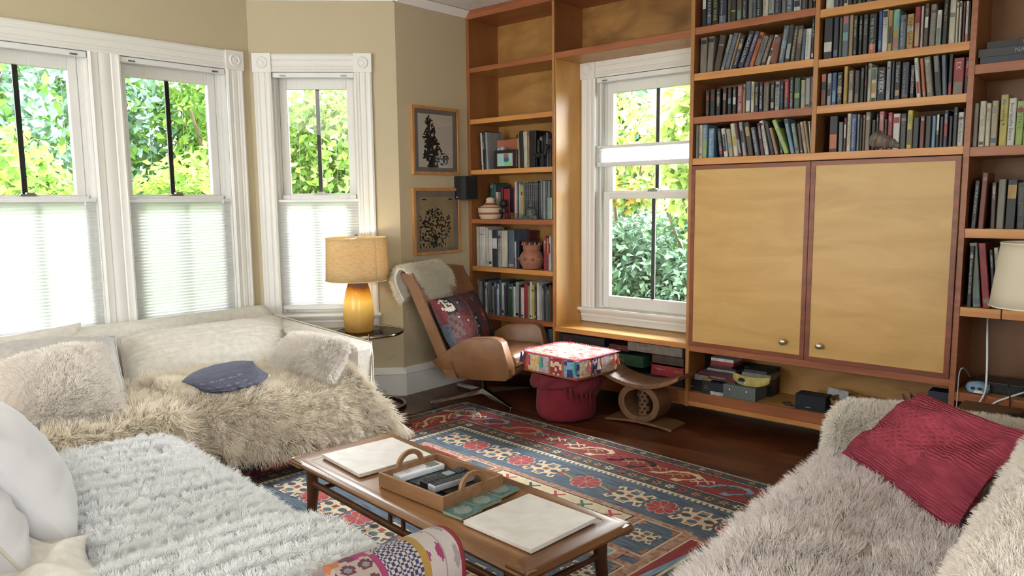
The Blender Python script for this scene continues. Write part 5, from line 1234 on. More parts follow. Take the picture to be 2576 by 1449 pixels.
o = cushion('cushion', kc, .17, KIL, 72, kilm, backm=9, pinch=.04, wr=.004, seed=19); tag(o, 'dark red and plum kilim cushion in the leather armchair', 'cushion')
# ---------------------------------------------------------------- pouf with shawl and patchwork cushion
RW = mat('crimson_fleece', (126, 26, 38), .9, c2=(112, 20, 32), scale=(9, 9, 9), sheen=.06)
PC = Vector((-2.945, 3.875, 0)); pf = thing('pouf', 'round crimson fleece-covered pouf standing at the rug edge by the armchair', 'pouf', PC)
def poufp(u, v):
    a = 2*math.pi*u; pa = smoothpath([(.02, .0), (.17, .0), (.195, .03), (.192, .15), (.188, .25), (.17, .305), (.02, .31)], 2); r, z = along(pa, v); r *= 1+.02*math.sin(a*3+z*9)+.012*math.sin(a*7-z*20)
    return (PC.x+r*math.cos(a), PC.y+r*math.sin(a), z)
MB().grid(poufp, 64, 40).build('body', RW, pf, smooth=180)
def shawl(u, v):
    a = 2*math.pi*u; r = .198+.03*v*(1-v)*4*(.6+.4*math.sin(a*2+1))+.008*math.sin(a*9+v*6); z = .300-.075*v-.03*v*math.sin(a*2.+.6)-.035*v*max(0, math.cos(a+.55))
    return (PC.x+r*math.cos(a), PC.y+r*math.sin(a), z+.006*math.sin(a*6+v*8))
sw = MB().grid(shawl, 90, 14).build('shawl', [mat('crimson_shawl', (108, 26, 38), .9, sheen=.06)], None, smooth=180, solid=.008); tag(sw, 'crimson shawl bunched round the top of the pouf under the patchwork cushion', 'shawl')
mb = MB()
for k in range(9):
    a = -.95+.16*k; r = .212; L = .07+.05*((k*7) % 4)/4; mb.tube([(PC.x+r*math.cos(a), PC.y+r*math.sin(a), .235), (PC.x+(r+.004)*math.cos(a+.02), PC.y+(r+.004)*math.sin(a+.02), .235-L*.5), (PC.x+r*math.cos(a+.05), PC.y+r*math.sin(a+.05), .235-L)], [.009, .007, .004], 6)
mb.build('fringe', MATS['crimson_shawl'], sw, smooth=60)
pq = thing('cushion', 'square patchwork box cushion with tassels lying on the crimson pouf', 'cushion', (-2.905, 3.865, .315), math.radians(-4))
PQ = [mat('patch_'+k, c, .8, c2=tuple(int(x*.82) for x in c), scale=(55, 55, 55), det=6, bump=.3, bscale=(160, 160, 160)) for k, c in (('pink', (206, 84, 116)), ('peach', (226, 176, 150)), ('cream', (222, 208, 182)), ('coral', (214, 100, 84)), ('aqua', (148, 196, 190)), ('lilac', (196, 176, 212)), ('yellow', (224, 186, 106)), ('sky', (126, 166, 200)), ('red', (160, 44, 52)), ('navy', (52, 58, 104)), ('rust', (170, 96, 58)), ('linen', (190, 182, 164)))]
rs = np.random.RandomState(5); SD = rs.rand(46, 2); SK = rs.choice([1, 2, 3, 4, 5, 6, 7, 1, 2, 5], 46)
def topm(u, v):
    if min(u, v, 1-u, 1-v) < .035: return 0
    d = np.hypot(SD[:, 0]-u, SD[:, 1]-v); i = np.argsort(d)
    if d[i[1]]-d[i[0]] < .018: return 3 if (int(u*40)+int(v*40)) % 2 else 1
    if d[i[0]] < .03: return int((SK[i[0]]*5+3) % 10)
    return int(SK[i[0]])
def Q(mb, nm, m, **k): return mb.build(nm, m, pq, world=False, **k)
w, hh, th = .245, .215, .125
def rcorn(a):  # rounded square outline
    c_, s_ = math.cos(a), math.sin(a); p = 7.; r = (abs(c_)**p+abs(s_)**p)**(-1/p); return (w*r*c_, hh*r*s_)
Q(MB().grid(lambda u, v: (lambda x, y: (x*w, y*hh, th+.012*(1-x**4)*(1-y**4)+.003*nz((u*9, v*9, 0), 1)))(2*u-1, 2*v-1), 64, 60, topm), 'top_panel', PQ, smooth=180)
mb = MB(); Q(MB().grid(lambda u, v: (lambda xy: (xy[0]*(1+.03*math.sin(v*math.pi)), xy[1]*(1+.03*math.sin(v*math.pi)), .004+(th-.004)*v))(rcorn(2*math.pi*u)), 96, 10, lambda u, v: 10 if (u*17) % 1 < .1 or v < .1 else (2, 11, 8, 7, 2, 9, 5, 1, 4, 11, 8)[int(u*17) % 11] if nz((u*40, v*4, 0), 1.3) > -.12 else (5, 2, 9, 6)[int(u*17) % 4]), 'side_panel', PQ, smooth=180)
Q(MB().box(-w*.94, w*.94, -hh*.94, hh*.94, .0, .006), 'underside', PQ[8])
pp = [(*rcorn(2*math.pi*k/80), th) for k in range(80)]; e = Q(MB().tube(pp, .006, 8, closed=True), 'piping', PQ[0], smooth=60)
mb = MB()
for k in range(0, 80): x, y, z = pp[k]; mb.lathe([(.0005, -.0035), (.0035, 0), (.0005, .0035)], (x*.985, y*.985, z+.006), 6)
Q(mb, 'pompom_trim', PQ[2])
for k, (a, c_) in enumerate(((-2.4, 9), (-2.1, 0), (-1.72, 4), (-.83, 4), (-.5, 0), (-.12, 2), (.5, 3), (.65, 3), (3.4, 7), (2.2, 6))):
    x, y = rcorn(a); x *= 1.065; y *= 1.065; tq = Q(MB().lathe([(.002, .0), (.006, -.006), (.005, -.014), (.012, -.056), (.014, -.066), (.001, -.068)], (x, y, th-.008), 10), 'tassel', PQ[c_] if c_ not in (4,) else mat('teal_tassel', (70, 150, 136), .8), smooth=50)
# ---------------------------------------------------------------- carved stool
SW = mat('carved_stool_wood', (126, 92, 64), .42, c2=(104, 72, 48), scale=(20, 3, 3), det=5); sto = thing('stool', 'carved wooden stool with a curved saddle seat on a pierced ring support', 'stool', (-2.47, 4.075, 0), math.radians(3))
def S(mb, nm, **k): return mb.build(nm, SW, sto, world=False, **k)
def seatz(x): return .272+.085*(abs(x)/.285)**2.2
def sadd(L, wd, zf, th_):
    mb = MB(); n = 28; V = []; F = []
    for i in range(n+1):
        x = -L+2*L*i/n; z = zf(x)
        for y, dz in ((-wd, 0), (wd, 0), (wd, -th_), (-wd, -th_)): V.append((x, y, z+dz))
    for i in range(n):
        for k in range(4): a = 4*i; F.append((a+k, a+(k+1) % 4, a+4+(k+1) % 4, a+4+k))
    return mb.add(V, [f[::-1] for f in F]+[(0, 1, 2, 3), (4*n+3, 4*n+2, 4*n+1, 4*n)])
st = S(sadd(.285, .125, seatz, .026), 'seat', smooth=40, bevel=.003)
for x in (-.14, .13): MB().prism([(x-.018, -.05), (x+.014, -.054), (x+.002, -.036)], seatz(x)-.001, seatz(x)+.0008).build('cut_out', BLACK, st, world=False)
S(sadd(.235, .10, lambda x: .034-.018*(abs(x)/.235)**2, .015), 'base', smooth=40, bevel=.002)
mb = MB(); V = []; F = []; n = 40
for k in range(n):
    a = 2*math.pi*k/n
    for r in (1., .70):
        for y in (-.085, .085): V.append((.145*r*math.cos(a), y, .143+.124*r*math.sin(a)))
for k in range(n):
    a, b = 4*k, 4*((k+1) % n); F += [(a, a+1, b+1, b), (a+3, a+2, b+2, b+3), (a+2, a, b, b+2), (a+1, a+3, b+3, b+1)]
S(mb.add(V, F), 'ring_support', smooth=40, bevel=.002)
cy = S(MB().lathe([(.040, .045), (.040, .240)], seg=24), 'pierced_column', smooth=40)
for i, z in enumerate((.075, .10, .125, .15, .175, .20)):
    for a in ((-1.9, -1.1) if i % 2 else (-1.5, -2.4, -.6)):
        m2 = MB().box(.0395, .0408, -.008, .008, z-.008, z+.008); m2.xf(Matrix.Rotation(a, 4, 'Z')); m2.build('square_hole', BLACK, cy, world=False)
# ---------------------------------------------------------------- glass side table and lamp
EC = Vector((-4.12, 3.195, 0)); TZ = .525; r = .232; e1 = thing('side_table', 'round glass side table with tubular steel frame beside the sofa arm', 'table', EC)
TUB = mat('polished_steel', (168, 160, 148), .16, 1.)
e0 = math.atan2(-.61, .79)
MB().tube([(EC.x+r*math.cos(2*math.pi*k/64), EC.y+r*math.sin(2*math.pi*k/64), TZ) for k in range(64)], .0105, 10, closed=True).build('top_ring', TUB, e1, smooth=60)
MB().lathe([(.0005, -.004), (r-.006, -.004), (r-.006, .004), (.0005, .004)], (EC.x, EC.y, TZ), 64, caps=False).build('glass_top', glassmat('table_glass', (.93, .96, .95, 1)), e1, smooth=30)
sx, sy = EC.x+r*math.cos(e0), EC.y+r*math.sin(e0)
MB().tube([(sx, sy, .012)]+[(sx, sy, TZ)], .010, 10).build('upright', TUB, e1, smooth=60)
MB().tube([(sx+.028*math.cos(e0+.1), sy+.028*math.sin(e0+.1), .20), (sx+.028*math.cos(e0+.1), sy+.028*math.sin(e0+.1), TZ+.03)], .006, 8).build('height_bar', TUB, e1, smooth=60)
MB().tube([(EC.x+.238*math.cos(a), EC.y+.238*math.sin(a), .0125) for a in [e0+.0+(4.4)*k/40-.3 for k in range(41)]], .012, 10).build('base_ring', TUB, e1, smooth=60)
lc = P3(904, 834, TZ); lc.z = TZ+.0045; lp = thing('table_lamp', 'amber glass table lamp with a burlap drum shade on the glass side table', 'lamp', lc)
def ambermat():
    mt = bpy.data.materials.new('amber_art_glass'); mt.use_nodes = True; nt = mt.node_tree; L = nt.links.new; b = nt.nodes['Principled BSDF']; o = nt.nodes['Material Output']
    tc = N(nt, 'ShaderNodeTexCoord'); sp = N(nt, 'ShaderNodeSeparateXYZ'); L(tc.outputs['Object'], sp.inputs[0]); n = N(nt, 'ShaderNodeTexNoise'); n.inputs['Scale'].default_value = 9; L(tc.outputs['Object'], n.inputs[0])
    ad = N(nt, 'ShaderNodeMath', operation='MULTIPLY_ADD', i_1=.06); L(n.outputs[0], ad.inputs[0]); L(sp.outputs[2], ad.inputs[2]); mu = N(nt, 'ShaderNodeMath', operation='MULTIPLY', i_1=2.62); L(ad.outputs[0], mu.inputs[0])
    c = ramp(nt, mu.outputs[0], [(.05, (170, 138, 84)), (.35, (206, 176, 108)), (.62, (240, 212, 124)), (.80, (228, 160, 52)), (.89, (140, 86, 50)), (.94, (96, 92, 110))])
    L(c, b.inputs['Base Color']); b.inputs['Roughness'].default_value = .12; tr_ = N(nt, 'ShaderNodeBsdfTranslucent'); L(c, tr_.inputs[0]); x = N(nt, 'ShaderNodeMixShader'); x.inputs[0].default_value = .6; L(b.outputs[0], x.inputs[1]); L(tr_.outputs[0], x.inputs[2]); L(x.outputs[0], o.inputs[0]); return mt
def LP(mb, nm, m, **k): return mb.build(nm, m, lp, world=False, **k)
LP(MB().lathe([(.088, 0), (.096, .01), (.103, .08), (.105, .13), (.098, .20), (.084, .27), (.068, .325), (.055, .345)], seg=40), 'glass_body', ambermat(), smooth=60)
LP(MB().lathe([(.03, .345), (.02, .36), (.012, .38)], seg=20), 'collar', mat('bronze_collar', (90, 80, 78), .35, .8), smooth=40)
BUR = transmat('burlap_shade', (230, 206, 162), .40, (212, 184, 136), (30, 30, 240))
LP(MB().grid(lambda u, v: ((.212-.010*v)*math.cos(2*math.pi*u), (.212-.010*v)*math.sin(2*math.pi*u), .352+.288*v), 64, 4), 'drum_shade', BUR, smooth=180, solid=.002)
for z, rr_ in ((.353, .2125), (.639, .2025)): LP(MB().tube([(rr_*math.cos(2*math.pi*k/48), rr_*math.sin(2*math.pi*k/48), z) for k in range(48)], .0028, 6, closed=True), 'shade_trim', mat('shade_trim', (214, 180, 124), .8), smooth=60)
LP(MB().tube([(.2*math.cos(a), .2*math.sin(a), .625) if k else (0, 0, .635) for a in (0, 2.1, 4.2) for k in (1, 0)], .002, 6), 'spider', CHR); LP(MB().lathe([(.004, .38), (.004, .64), (.010, .645), (.013, .655), (.008, .664), (.001, .667)], seg=14), 'finial', CHR, smooth=40)
LP(MB().lathe([(.012, .40), (.028, .46), (.030, .49), (.018, .52), (.001, .526)], seg=16), 'bulb', transmat('frosted_bulb', (245, 240, 225), .6), smooth=60)
for z, pw in ((.20, .5), (.56, 4.0)):
    pl = bpy.data.lights.new('lamp_light', 'POINT'); pl.energy = pw; pl.color = (1., .86, .62); pl.shadow_soft_size = .04; q = bpy.data.objects.new('lamp_light', pl); C.objects.link(q); q.location = lc+Vector((0, 0, z))
tag(MB().tube([(lc.x-.09, lc.y+.05, TZ+.01), (lc.x-.15, lc.y+.10, TZ+.02), (lc.x-.22, lc.y+.06, TZ-.02), (lc.x-.22, lc.y+.02, .30), (lc.x-.22, lc.y+.0, .008)], .003, 6).build('lamp_cord', CORD, None, smooth=60), 'thin white cord trailing from the amber lamp over the glass table edge', 'cord')
# lamp at the right edge on its table
tt = thing('side_table', 'brown wooden side table between the right-hand sofa and the bookcase', 'table', (-.42, 3.66, 0)); TBM = mat('brown_table_top', (100, 74, 52), .45, c2=(88, 62, 42), scale=(3, 20, 20))
MB().box(-.68, -.16, 3.44, 3.88, .465, .492).build('table_top', TBM, tt, bevel=.004)
for a in (-.65, -.19):
    for b in (3.47, 3.85): MB().box(a-.018, a+.018, b-.018, b+.018, 0, .465).build('leg', TBM, tt)
ls = P3(2618, 700, 1.0); ls = Vector((float(ony(2618, 700, 3.70)[0]), 3.70, .492)); l2 = thing('table_lamp', 'lamp with a plain cream drum shade cut off by the right edge', 'lamp', ls)
zt, zb = [float(ony(2618, v, 3.70)[2])-.492 for v in (612, 772)]
MB().grid(lambda u, v: ((.172-.028*v)*math.cos(2*math.pi*u), (.172-.028*v)*math.sin(2*math.pi*u), zb+(zt-zb)*v), 56, 4).build('drum_shade', transmat('cream_shade', (240, 230, 208), .35), l2, world=False, smooth=180, solid=.002)
for z, q in ((zb, .173), (zt, .145)): MB().tube([(q*math.cos(2*math.pi*k/48), q*math.sin(2*math.pi*k/48), z) for k in range(48)], .003, 6, closed=True).build('shade_trim', mat('cream_trim', (226, 214, 190), .8), l2, world=False, smooth=60)
MB().lathe([(.075, 0), (.08, .012), (.04, .02), (.018, .04), (.016, zb+.12)], seg=24).build('base', DKM, l2, world=False, smooth=40)
MB().tube([(-.115, -.08, zb-.005), (-.115, -.08, zb-.045), (-.112, -.08, zb-.06)], .0028, 6).build('pull_chain', DKM, l2, world=False)
# ---------------------------------------------------------------- framed prints, speakers
def pict(name, label, px, mats_, art):
    def onx(u, v): d = ray(u, v); return np.array([0, 0, EYE])+d*((XP+.02)/d[0])
    A_, B2 = onx(px[0], px[2]), onx(px[1], px[3]); y0, y1 = A_[1], B2[1]; z1 = (A_[2]+onx(px[1], px[4])[2])/2; z0 = (onx(px[0], px[5])[2]+B2[2])/2
    t = thing(name, label, 'picture', (XP, (y0+y1)/2, z0)); W = mat('light_oak_frame', (196, 146, 90), .45, c2=(174, 122, 70), scale=(20, 20, 4)); f = .022
    for nm, b in (('frame_side', (y0, y0+f, z0, z1)), ('frame_side', (y1-f, y1, z0, z1)), ('frame_top', (y0+f, y1-f, z1-f, z1)), ('frame_bottom', (y0+f, y1-f, z0, z0+f))): MB().box(XP, XP+.024, *b).build(nm, W, t, bevel=.002)
    MB().box(XP, XP+.008, y0+f, y1-f, z0+f, z1-f).build('mount', mats_[0], t)
    w_, h_ = y1-y0-2*f, z1-z0-2*f; art(t, y0+f, z0+f, w_, h_); MB().box(XP+.015, XP+.017, y0+f, y1-f, z0+f, z1-f).build('glazing', glassmat('picture_glass', (1, 1, 1, 1), 1.25), t)
INK = mat('black_ink', (34, 30, 28), .8); PAP = mat('print_paper', (222, 212, 196), .85); BUFF = mat('buff_paper', (186, 164, 122), .85, c2=(176, 152, 110), scale=(6, 6, 6))
def tree1(t, y, z, w, h):
    MB().box(XP+.008, XP+.0095, y+.10*w, y+.91*w, z+.07*h, z+.93*h).build('print_sheet', PAP, t)
    def f(u, v):
        cx = .30+.10*(1-v); sil = .36*max(0, .98-v)**.5*(.86+.45*nz((u*2.2, v*9, 1), 1.3))*(.55 if v < .16 else 1.)
        if v < .10: sil = .16
        d = u-cx; inside = abs(d) < sil or ((u-.70)**2/.030+(v-.16)**2/.014 < 1 and nz((u*8, v*8, 3), 3) > -.25)
        return 1 if inside and nz((u*6, v*13, 2), 2.4) > -.55+.38*(abs(d) > sil*.6) and not (nz((u*22-v*7, v*9, 5), 1.) > .40 and u > .3) else 0
    yy0, zz0, ww, hh_ = y+.10*w, z+.07*h, .81*w, .86*h
    cells(f, 96, 130, yy0, zz0, ww, hh_, t, PAP)
def cells(f, nu, nv, y, z, w, h, t, base):
    MB().grid(lambda u, v: (XP+.0098, y+w*u, z+h*v), nu, nv, f).build('ink_drawing', [base, INK], t)
def tree2(t, y, z, w, h):
    MB().box(XP+.008, XP+.0095, y+.10*w, y+.90*w, z+.06*h, z+.90*h).build('print_sheet', BUFF, t)
    def f(u, v):
        if v > .94: return 1 if (.08 < u < .2 or .85 < u < .97) and v < .965 else 0
        r = ((u-.40)/.52)**2+((v-.42)/.36)**2
        if v < .3 and abs(u-.42-.25*math.sin(v*9)*(.3-v)) < .05+.02*math.sin(v*40): return 1 if nz((u*30, v*6, 1), 1) > -.2 else 0
        if r < 1+.25*nz((u*5, v*5, 4), 1.5): return 1 if nz((u*13+v*5, v*16, 7), 1.6) > .02 and nz((u*4, v*4, 9), 1.2) > -.42 else 0
        return 1 if v < .18 and u < .75 and nz((u*20, v*10, 3), 1.) > .12 else 0
    cells(f, 96, 120, y+.10*w, z+.06*h, .80*w, .84*h, t, BUFF)
pict('framed_print', 'oak-framed ink print of a dark gnarled tree on white paper, the upper of two', (1035, 1157, 260, 442, 278, 437), [mat('grey_mount', (136, 130, 126), .8)], tree1)
pict('framed_print', 'oak-framed line print of a spreading tree on buff paper, the lower of two', (1039, 1160, 472, 632, 474, 646), [mat('taupe_mount', (150, 138, 120), .8)], tree2)
SPK_ = mat('speaker_black', (24, 24, 28), .75, bump=.2, bscale=(400, 400, 400))
t = thing('loudspeaker', 'small black loudspeaker fixed to the left post of the corner bookcase', 'speaker', (XP+.02, YB-.06, 1.33)); MB().prism([(-4.205, 4.11), (-4.10, 4.095), (-4.065, 4.115), (-4.065, 4.245), (-4.205, 4.245)], 1.418, 1.593).xf(Matrix.Identity(4)).build('cabinet', SPK_, t, bevel=.006)
MB().box(-4.16, -4.135, 4.0985, 4.1035, 1.432, 1.438).build('badge', GREYP, t); MB().box(-4.15, -4.11, 4.24, YB, 1.49, 1.52).build('bracket', BLACK, t)
# ---------------------------------------------------------------- things on the shelves
def sbox(name, label, cat, px, zb, yf, dp, mats, group=None, bevel=.002, txt=None, rz=0, parent=None, ztop=None):
    """box with its front face at y=yf: px = (u left, u right, v top)"""
    def X(u):
        v = CYP
        for _ in range(3): P = ony(u, v, yf); dd = RM@np.array([P[0], yf, zb-EYE]); v = CYP+FPX*dd[1]/dd[2]
        return float(ony(u, v, yf)[0])
    x0, x1 = X(px[0]), X(px[1]); zt = float(ony((px[0]+px[1])/2, px[2], yf)[2]); zt = ztop or zt; mb = MB().box(x0, x1, yf, yf+dp, zb, zt, 0)
    if txt:
        for s_, fx, fz, sz, m in txt: text(mb, s_, (x0+(x1-x0)*fx, yf-.0008, zb+(zt-zb)*fz), (1, 0, 0), (0, 0, 1), sz*(zt-zb), m, width=(x1-x0)*(1-fx)*.95)
    o = mb.build(name, mats, parent, bevel=0); 
    if label: tag(o, label, cat, group)
    return o, x0, x1, zt
q = lambda *v: [pal(k) for k in v]
Z4 = lambda x: 1280+x/4.83
zb = .1965
sbox('game_box', 'long charcoal board game box lying behind the patchwork cushion', 'box', (1399, 1520, 845), .392, YB+.05, .26, q('charcoal', 'red', 'silver'), 'board games under the window bench', txt=[('Risk', .17, .12, .8, 1)])
sbox('game_box', 'small red and tan board game box on top of a dark green one', 'box', (1532, 1582, 868), .385, YB+.04, .2, q('maroon', 'gold', 'tan'), 'board games under the window bench', txt=[('CATAN', .42, .3, .42, 1)])
sbox('game_box', 'dark green board game box below the red and tan one', 'box', (1530, 1618, 892), .292, YB+.03, .26, q('green', 'gold'), 'board games under the window bench', txt=[('CATAN', .06, .35, .42, 1)])
sbox('game_box', 'long pale mauve board game box at the top right under the bench', 'box', (1579, 1716, 868), .40, YB+.03, .2, q('taupe', 'silver'), 'board games under the window bench', txt=[('Scrabble', .16, .35, .5, 1)])
sbox('game_box', 'dark brown bookshelf-edition board game box above the red one', 'box', (1640, 1719, 897), .33, YB+.03, .2, q('brown', 'black'), 'board games under the window bench', txt=[('MONOPOLY', .22, .3, .42, 1)])
sbox('game_box', 'bright red board game box under the dark brown one', 'box', (1638, 1719, 917), .262, YB+.03, .24, q('red', 'yellow', 'white'), 'board games under the window bench', txt=[('PARTY', .7, .4, .3, 1), ('The game of', .13, .5, .16, 2)])
for k, (a, b, v, z, c, lb) in enumerate(((1399, 1526, 885, .292, 'black', 'black flat box under the charcoal board game box'), (1420, 1720, 930, .1965, 'charcoal', 'low charcoal box at the bottom of the games pile behind the stool'))):
    sbox('game_box', lb, 'box', (a, b, v), z, YB+.06, .22, q(c), 'board games under the window bench')
# shelf under the cabinet doors
Z5 = lambda x, y: (1680+x/5.152, 860+y/5.152)
def s5(name, label, cat, x0, x1, yt, zb, yf, dp, mats, txt=None, **k): u0, v = Z5(x0, yt); u1, _ = Z5(x1, yt); return sbox(name, label, cat, (u0, u1, v), zb, yf, dp, mats, txt=txt, **k)
z0 = .1995
s5('game_box', 'black box with a white barcode label at the left end of the open shelf', 'box', 262, 432, 492, z0, YB+.03, .16, q('black', 'white'), txt=[('IIIIII II', .1, .3, .2, 1)])
o, a, b, zt = s5('card_game_box', 'black upright game box with a yellow lid, second from the shelf\'s left end', 'box', 436, 550, 498, z0, YB+.015, .12, q('charcoal', 'white'), txt=[('cards', .3, .55, .1, 1), ('humanity', .22, .4, .1, 1)]); MB().box(a-.001, b+.001, YB+.014, YB+.136, zt, zt+.006).build('lid', pal('yellow'), o, world=False)
o, a, b, zt = s5('card_game_box', 'dark blue and white upright box between the yellow-lidded box and the grey case', 'box', 552, 712, 540, z0, YB+.012, .12, q('navy', 'white')); MB().box(a-.0006, b+.0006, YB+.0112, YB+.12, z0, z0+.022).build('white_band', pal('white'), o, world=False)
o, a, b, zt = s5('storage_case', 'grey fabric case with two metal studs under the yellow pouch', 'case', 716, 1130, 575, z0, YB+.012, .17, [mat('grey_green_fabric', (98, 106, 104), .85, c2=(88, 96, 95), scale=(90, 90, 90))])
for fx in (.2, .72): m2 = MB().lathe([(.005, 0), (.005, .002), (.001, .003)], seg=12); m2.xf(Matrix.Translation((a+(b-a)*fx, YB+.012, z0+(zt-z0)*.62))@Matrix.Rotation(math.pi/2, 4, 'X')); m2.build('stud', CHR, o, world=False)
zc = zt
s5('game_box', 'maroon word-game box in the stack under small books', 'box', 402, 872, 312, .283, YB+.05, .16, q('maroon', 'white'), ztop=.3295, txt=[('CODENAMES', .3, .28, .36, 1)])
s5('card_box', 'small pale grey box on top of the barcode-labelled box', 'box', 345, 520, 432, .262, YB+.045, .1, q('silver'))
s5('game_box', 'orange-brown box hidden behind the yellow-lidded box', 'box', 520, 750, 440, .2, YB+.15, .1, q('tan'))
for k, (x0, x1, yt, z, c, zn) in enumerate((q_+(z_,) for q_, z_ in zip(((470, 850, 300, .3300, 'charcoal'), (510, 870, 278, .342, 'silver'), (550, 878, 256, .354, 'black'), (545, 830, 238, .366, 'maroon'), (560, 850, 205, .379, 'red'), (560, 850, 182, .401, 'white')), (.3415, .3535, .3655, .3785, .4005, .420)))):
    s5('disc_case', f'thin {c} case, {ORD[k]} from the bottom of the pile on the maroon word-game box', 'case', x0, x1, yt, z, YB+.055+.004*k, .13, q(c, 'cream'), group='thin cases piled on the maroon box', ztop=zn)
for k, (x0, x1, yt, z, c, zn) in enumerate((q_+(z_,) for q_, z_ in zip(((900, 1290, 440, .2920, 'charcoal'), (945, 1300, 405, .307, 'black'), (945, 1300, 375, .321, 'tan'), (958, 1335, 325, .335, 'grey'), (985, 1280, 290, .362, 'charcoal')), (.3065, .3205, .3345, .3615, .380)))):
    s5('disc_case', f'flat {c} case, {ORD[k]} from the bottom of the pile above the yellow pouch', 'case', x0, x1, yt, z, YB+.06, .14, q(c, 'white'), group='flat cases piled above the yellow pouch', ztop=zn)
s5('game_box', 'tall dark box standing behind the pile above the yellow pouch', 'box', 880, 1340, 330, .2, YB+.19, .12, q('black'))
for k, (x0, x1, c) in enumerate(((390, 440, 'teal'), (445, 478, 'charcoal'))): s5('book', ('teal', 'charcoal')[k]+' book standing behind the maroon word-game box', 'book', x0, x1, 150, .283, YB+.215, .1, q(c))
yl = MB().grid(lambda u, v: (lambda x, w_: (x, YB+.03+.04*(v-.5)*w_, zc+.002+.062*(v*(.9)+.08*math.sin(u*math.pi))+.012*(2*u-1)**2))(-2.10+.0+.20*u, 1), 24, 10, lambda u, v: 1 if v > .82 or nz((u*9, v*5, 1), 2) > .33 and v > .6 else 0)
yl = MB(); n = 20; V = []; F = []
ya, yb = float(ony(*Z5(820, 500), YB+.03)[0]), float(ony(*Z5(1300, 520), YB+.03)[0])
for i in range(n+1):
    f = i/n; x = ya+(yb-ya)*f; bulge = .028*math.sin(math.pi*f)**.6+.003; lo = zc+.001+.03*(abs(2*f-1)**3); hi = zc+.058+.012*(2*f-1)**2
    V += [(x, YB+.055-bulge, lo+.004), (x, YB+.055-bulge*1.1, (lo+hi)/2), (x, YB+.055-bulge*.4, hi), (x, YB+.055+bulge*.4, hi), (x, YB+.055+bulge, lo+.01)]
for i in range(n):
    for k in range(5): F.append((5*i+k, 5*i+5+k, 5*i+5+(k+1) % 5, 5*i+(k+1) % 5))
yl.add(V, [f[::-1] for f in F]+[(0, 1, 2, 3, 4), tuple(5*n+k for k in (4, 3, 2, 1, 0))], [0]*(5*n)+[0, 0])
yo = yl.build('pouch', [pal('yellow')], None, smooth=50); tag(yo, 'banana-yellow zip pouch with black oval mark lying on the grey case', 'pouch')
xm = ya+(yb-ya)*.30; m2 = MB().prism([(xm+.021*math.cos(a), zc+.036+.016*math.sin(a)) for a in [2*math.pi*k/20 for k in range(20)]], YB+.0216, YB+.0226, 1, 0); text(m2, 'party', (xm-.016, YB+.0206, zc+.020), (1, 0, 0), (0, 0, 1), .02, 1); m2.build('printed_mark', [BLACK, WHP], yo, world=False)
o, a, b, zt = s5('loudspeaker', 'small dark blue-black loudspeaker on the open shelf below the right door', 'speaker', 1648, 2035, 695, z0, YB+.03, .10, [mat('speaker_cloth', (24, 28, 40), .8, bump=.2, bscale=(300, 300, 300))]); MB().box(a+(b-a)*.36, a+(b-a)*.5, YB+.0288, YB+.0305, z0+.016, z0+.020).build('badge', GREYP, o, world=False)
tag(MB().tube([(a-.10, YB+.10, z0+.004), (a-.07, YB+.06, z0+.004), (a-.02, YB+.05, z0+.005), (a-.06, YB+.12, z0+.004), (a-.09, YB+.09, z0+.010), (a-.03, YB+.07, z0+.004), (a+.01, YB+.09, z0+.01)], .003, 6).build('cable', BLACK, None, smooth=60), 'black cable loop beside the small loudspeaker on the open shelf', 'cable')
o = MB().hexa([(b-.045, YB+.15, z0+.0), (b+.07, YB+.15, z0+.0), (b+.07, YB+.20, z0), (b-.045, YB+.2, z0), (b-.04, YB+.19, z0+.115), (b+.075, YB+.19, z0+.105), (b+.075, YB+.2, z0+.105), (b-.04, YB+.2, z0+.115)]).build('paper_card', pal('silver'), None); tag(o, 'pale grey card leaning at the back of the open shelf behind the loudspeaker', 'card')
bx = b+.13; bk_ = thing('basket', 'shallow wicker basket on the open shelf behind the cream furry arm throw', 'basket', (bx, YB+.12, z0)); WICK = mat('wicker', (158, 118, 76), .8, c2=(120, 84, 50), scale=(40, 40, 120), bump=.5, bscale=(60, 60, 200))
MB().lathe([(.085, .0), (.11, .02), (.125, .055), (.128, .075), (.120, .075), (.112, .05), (.08, .012), (.001, .012)], (bx, YB+.12, z0), 28, caps=False).build('bowl', WICK, bk_, smooth=50)
MB().tube([(bx+.124*math.cos(2*math.pi*k/40), YB+.12+.124*math.sin(2*math.pi*k/40), z0+.076+.002*(k % 2)) for k in range(40)], .006, 6, closed=True).build('rim', WICK, bk_, smooth=60)
o = MB().grid(lambda u, v: (bx+(.105-.01*math.sin(5*u))*(v)*math.cos(2*math.pi*u), YB+.12+.105*v*math.sin(2*math.pi*u), z0+.095-.035*v+.010*math.sin(u*25)*v), 30, 8).build('leather_pouch', [mat('dark_leather', (34, 22, 22), .35)], None, smooth=180); tag(o, 'dark glossy leather pouch heaped inside the wicker basket', 'pouch')
xr = float(ony(2270, 1000, YB+.06)[0]); wr_ = thing('wooden_rack', 'small tan wooden letter rack leaning behind the crimson quilted cushion', 'rack', (xr, YB+.06, z0))
MB().box(xr-.05, xr+.10, YB+.05, YB+.13, z0, z0+.02).build('base', MATS['tray_oak'], wr_)
for k in range(3): m2 = MB().box(-.022, .022, 0, .006, 0, .155); m2.xf(Matrix.Translation((xr+.012*k+.03, YB+.055+.028*k, z0+.02))@Matrix.Rotation(-.35+.12*k, 4, 'Y')); m2.build('slat', MATS['tray_oak'], wr_, bevel=.002)
m2 = MB().box(-.004, .004, -.0006, .001, .10, .13); m2.xf(Matrix.Translation((xr+.03, YB+.0545, z0+.02))@Matrix.Rotation(-.35, 4, 'Y')); m2.build('slot', BLACK, wr_)
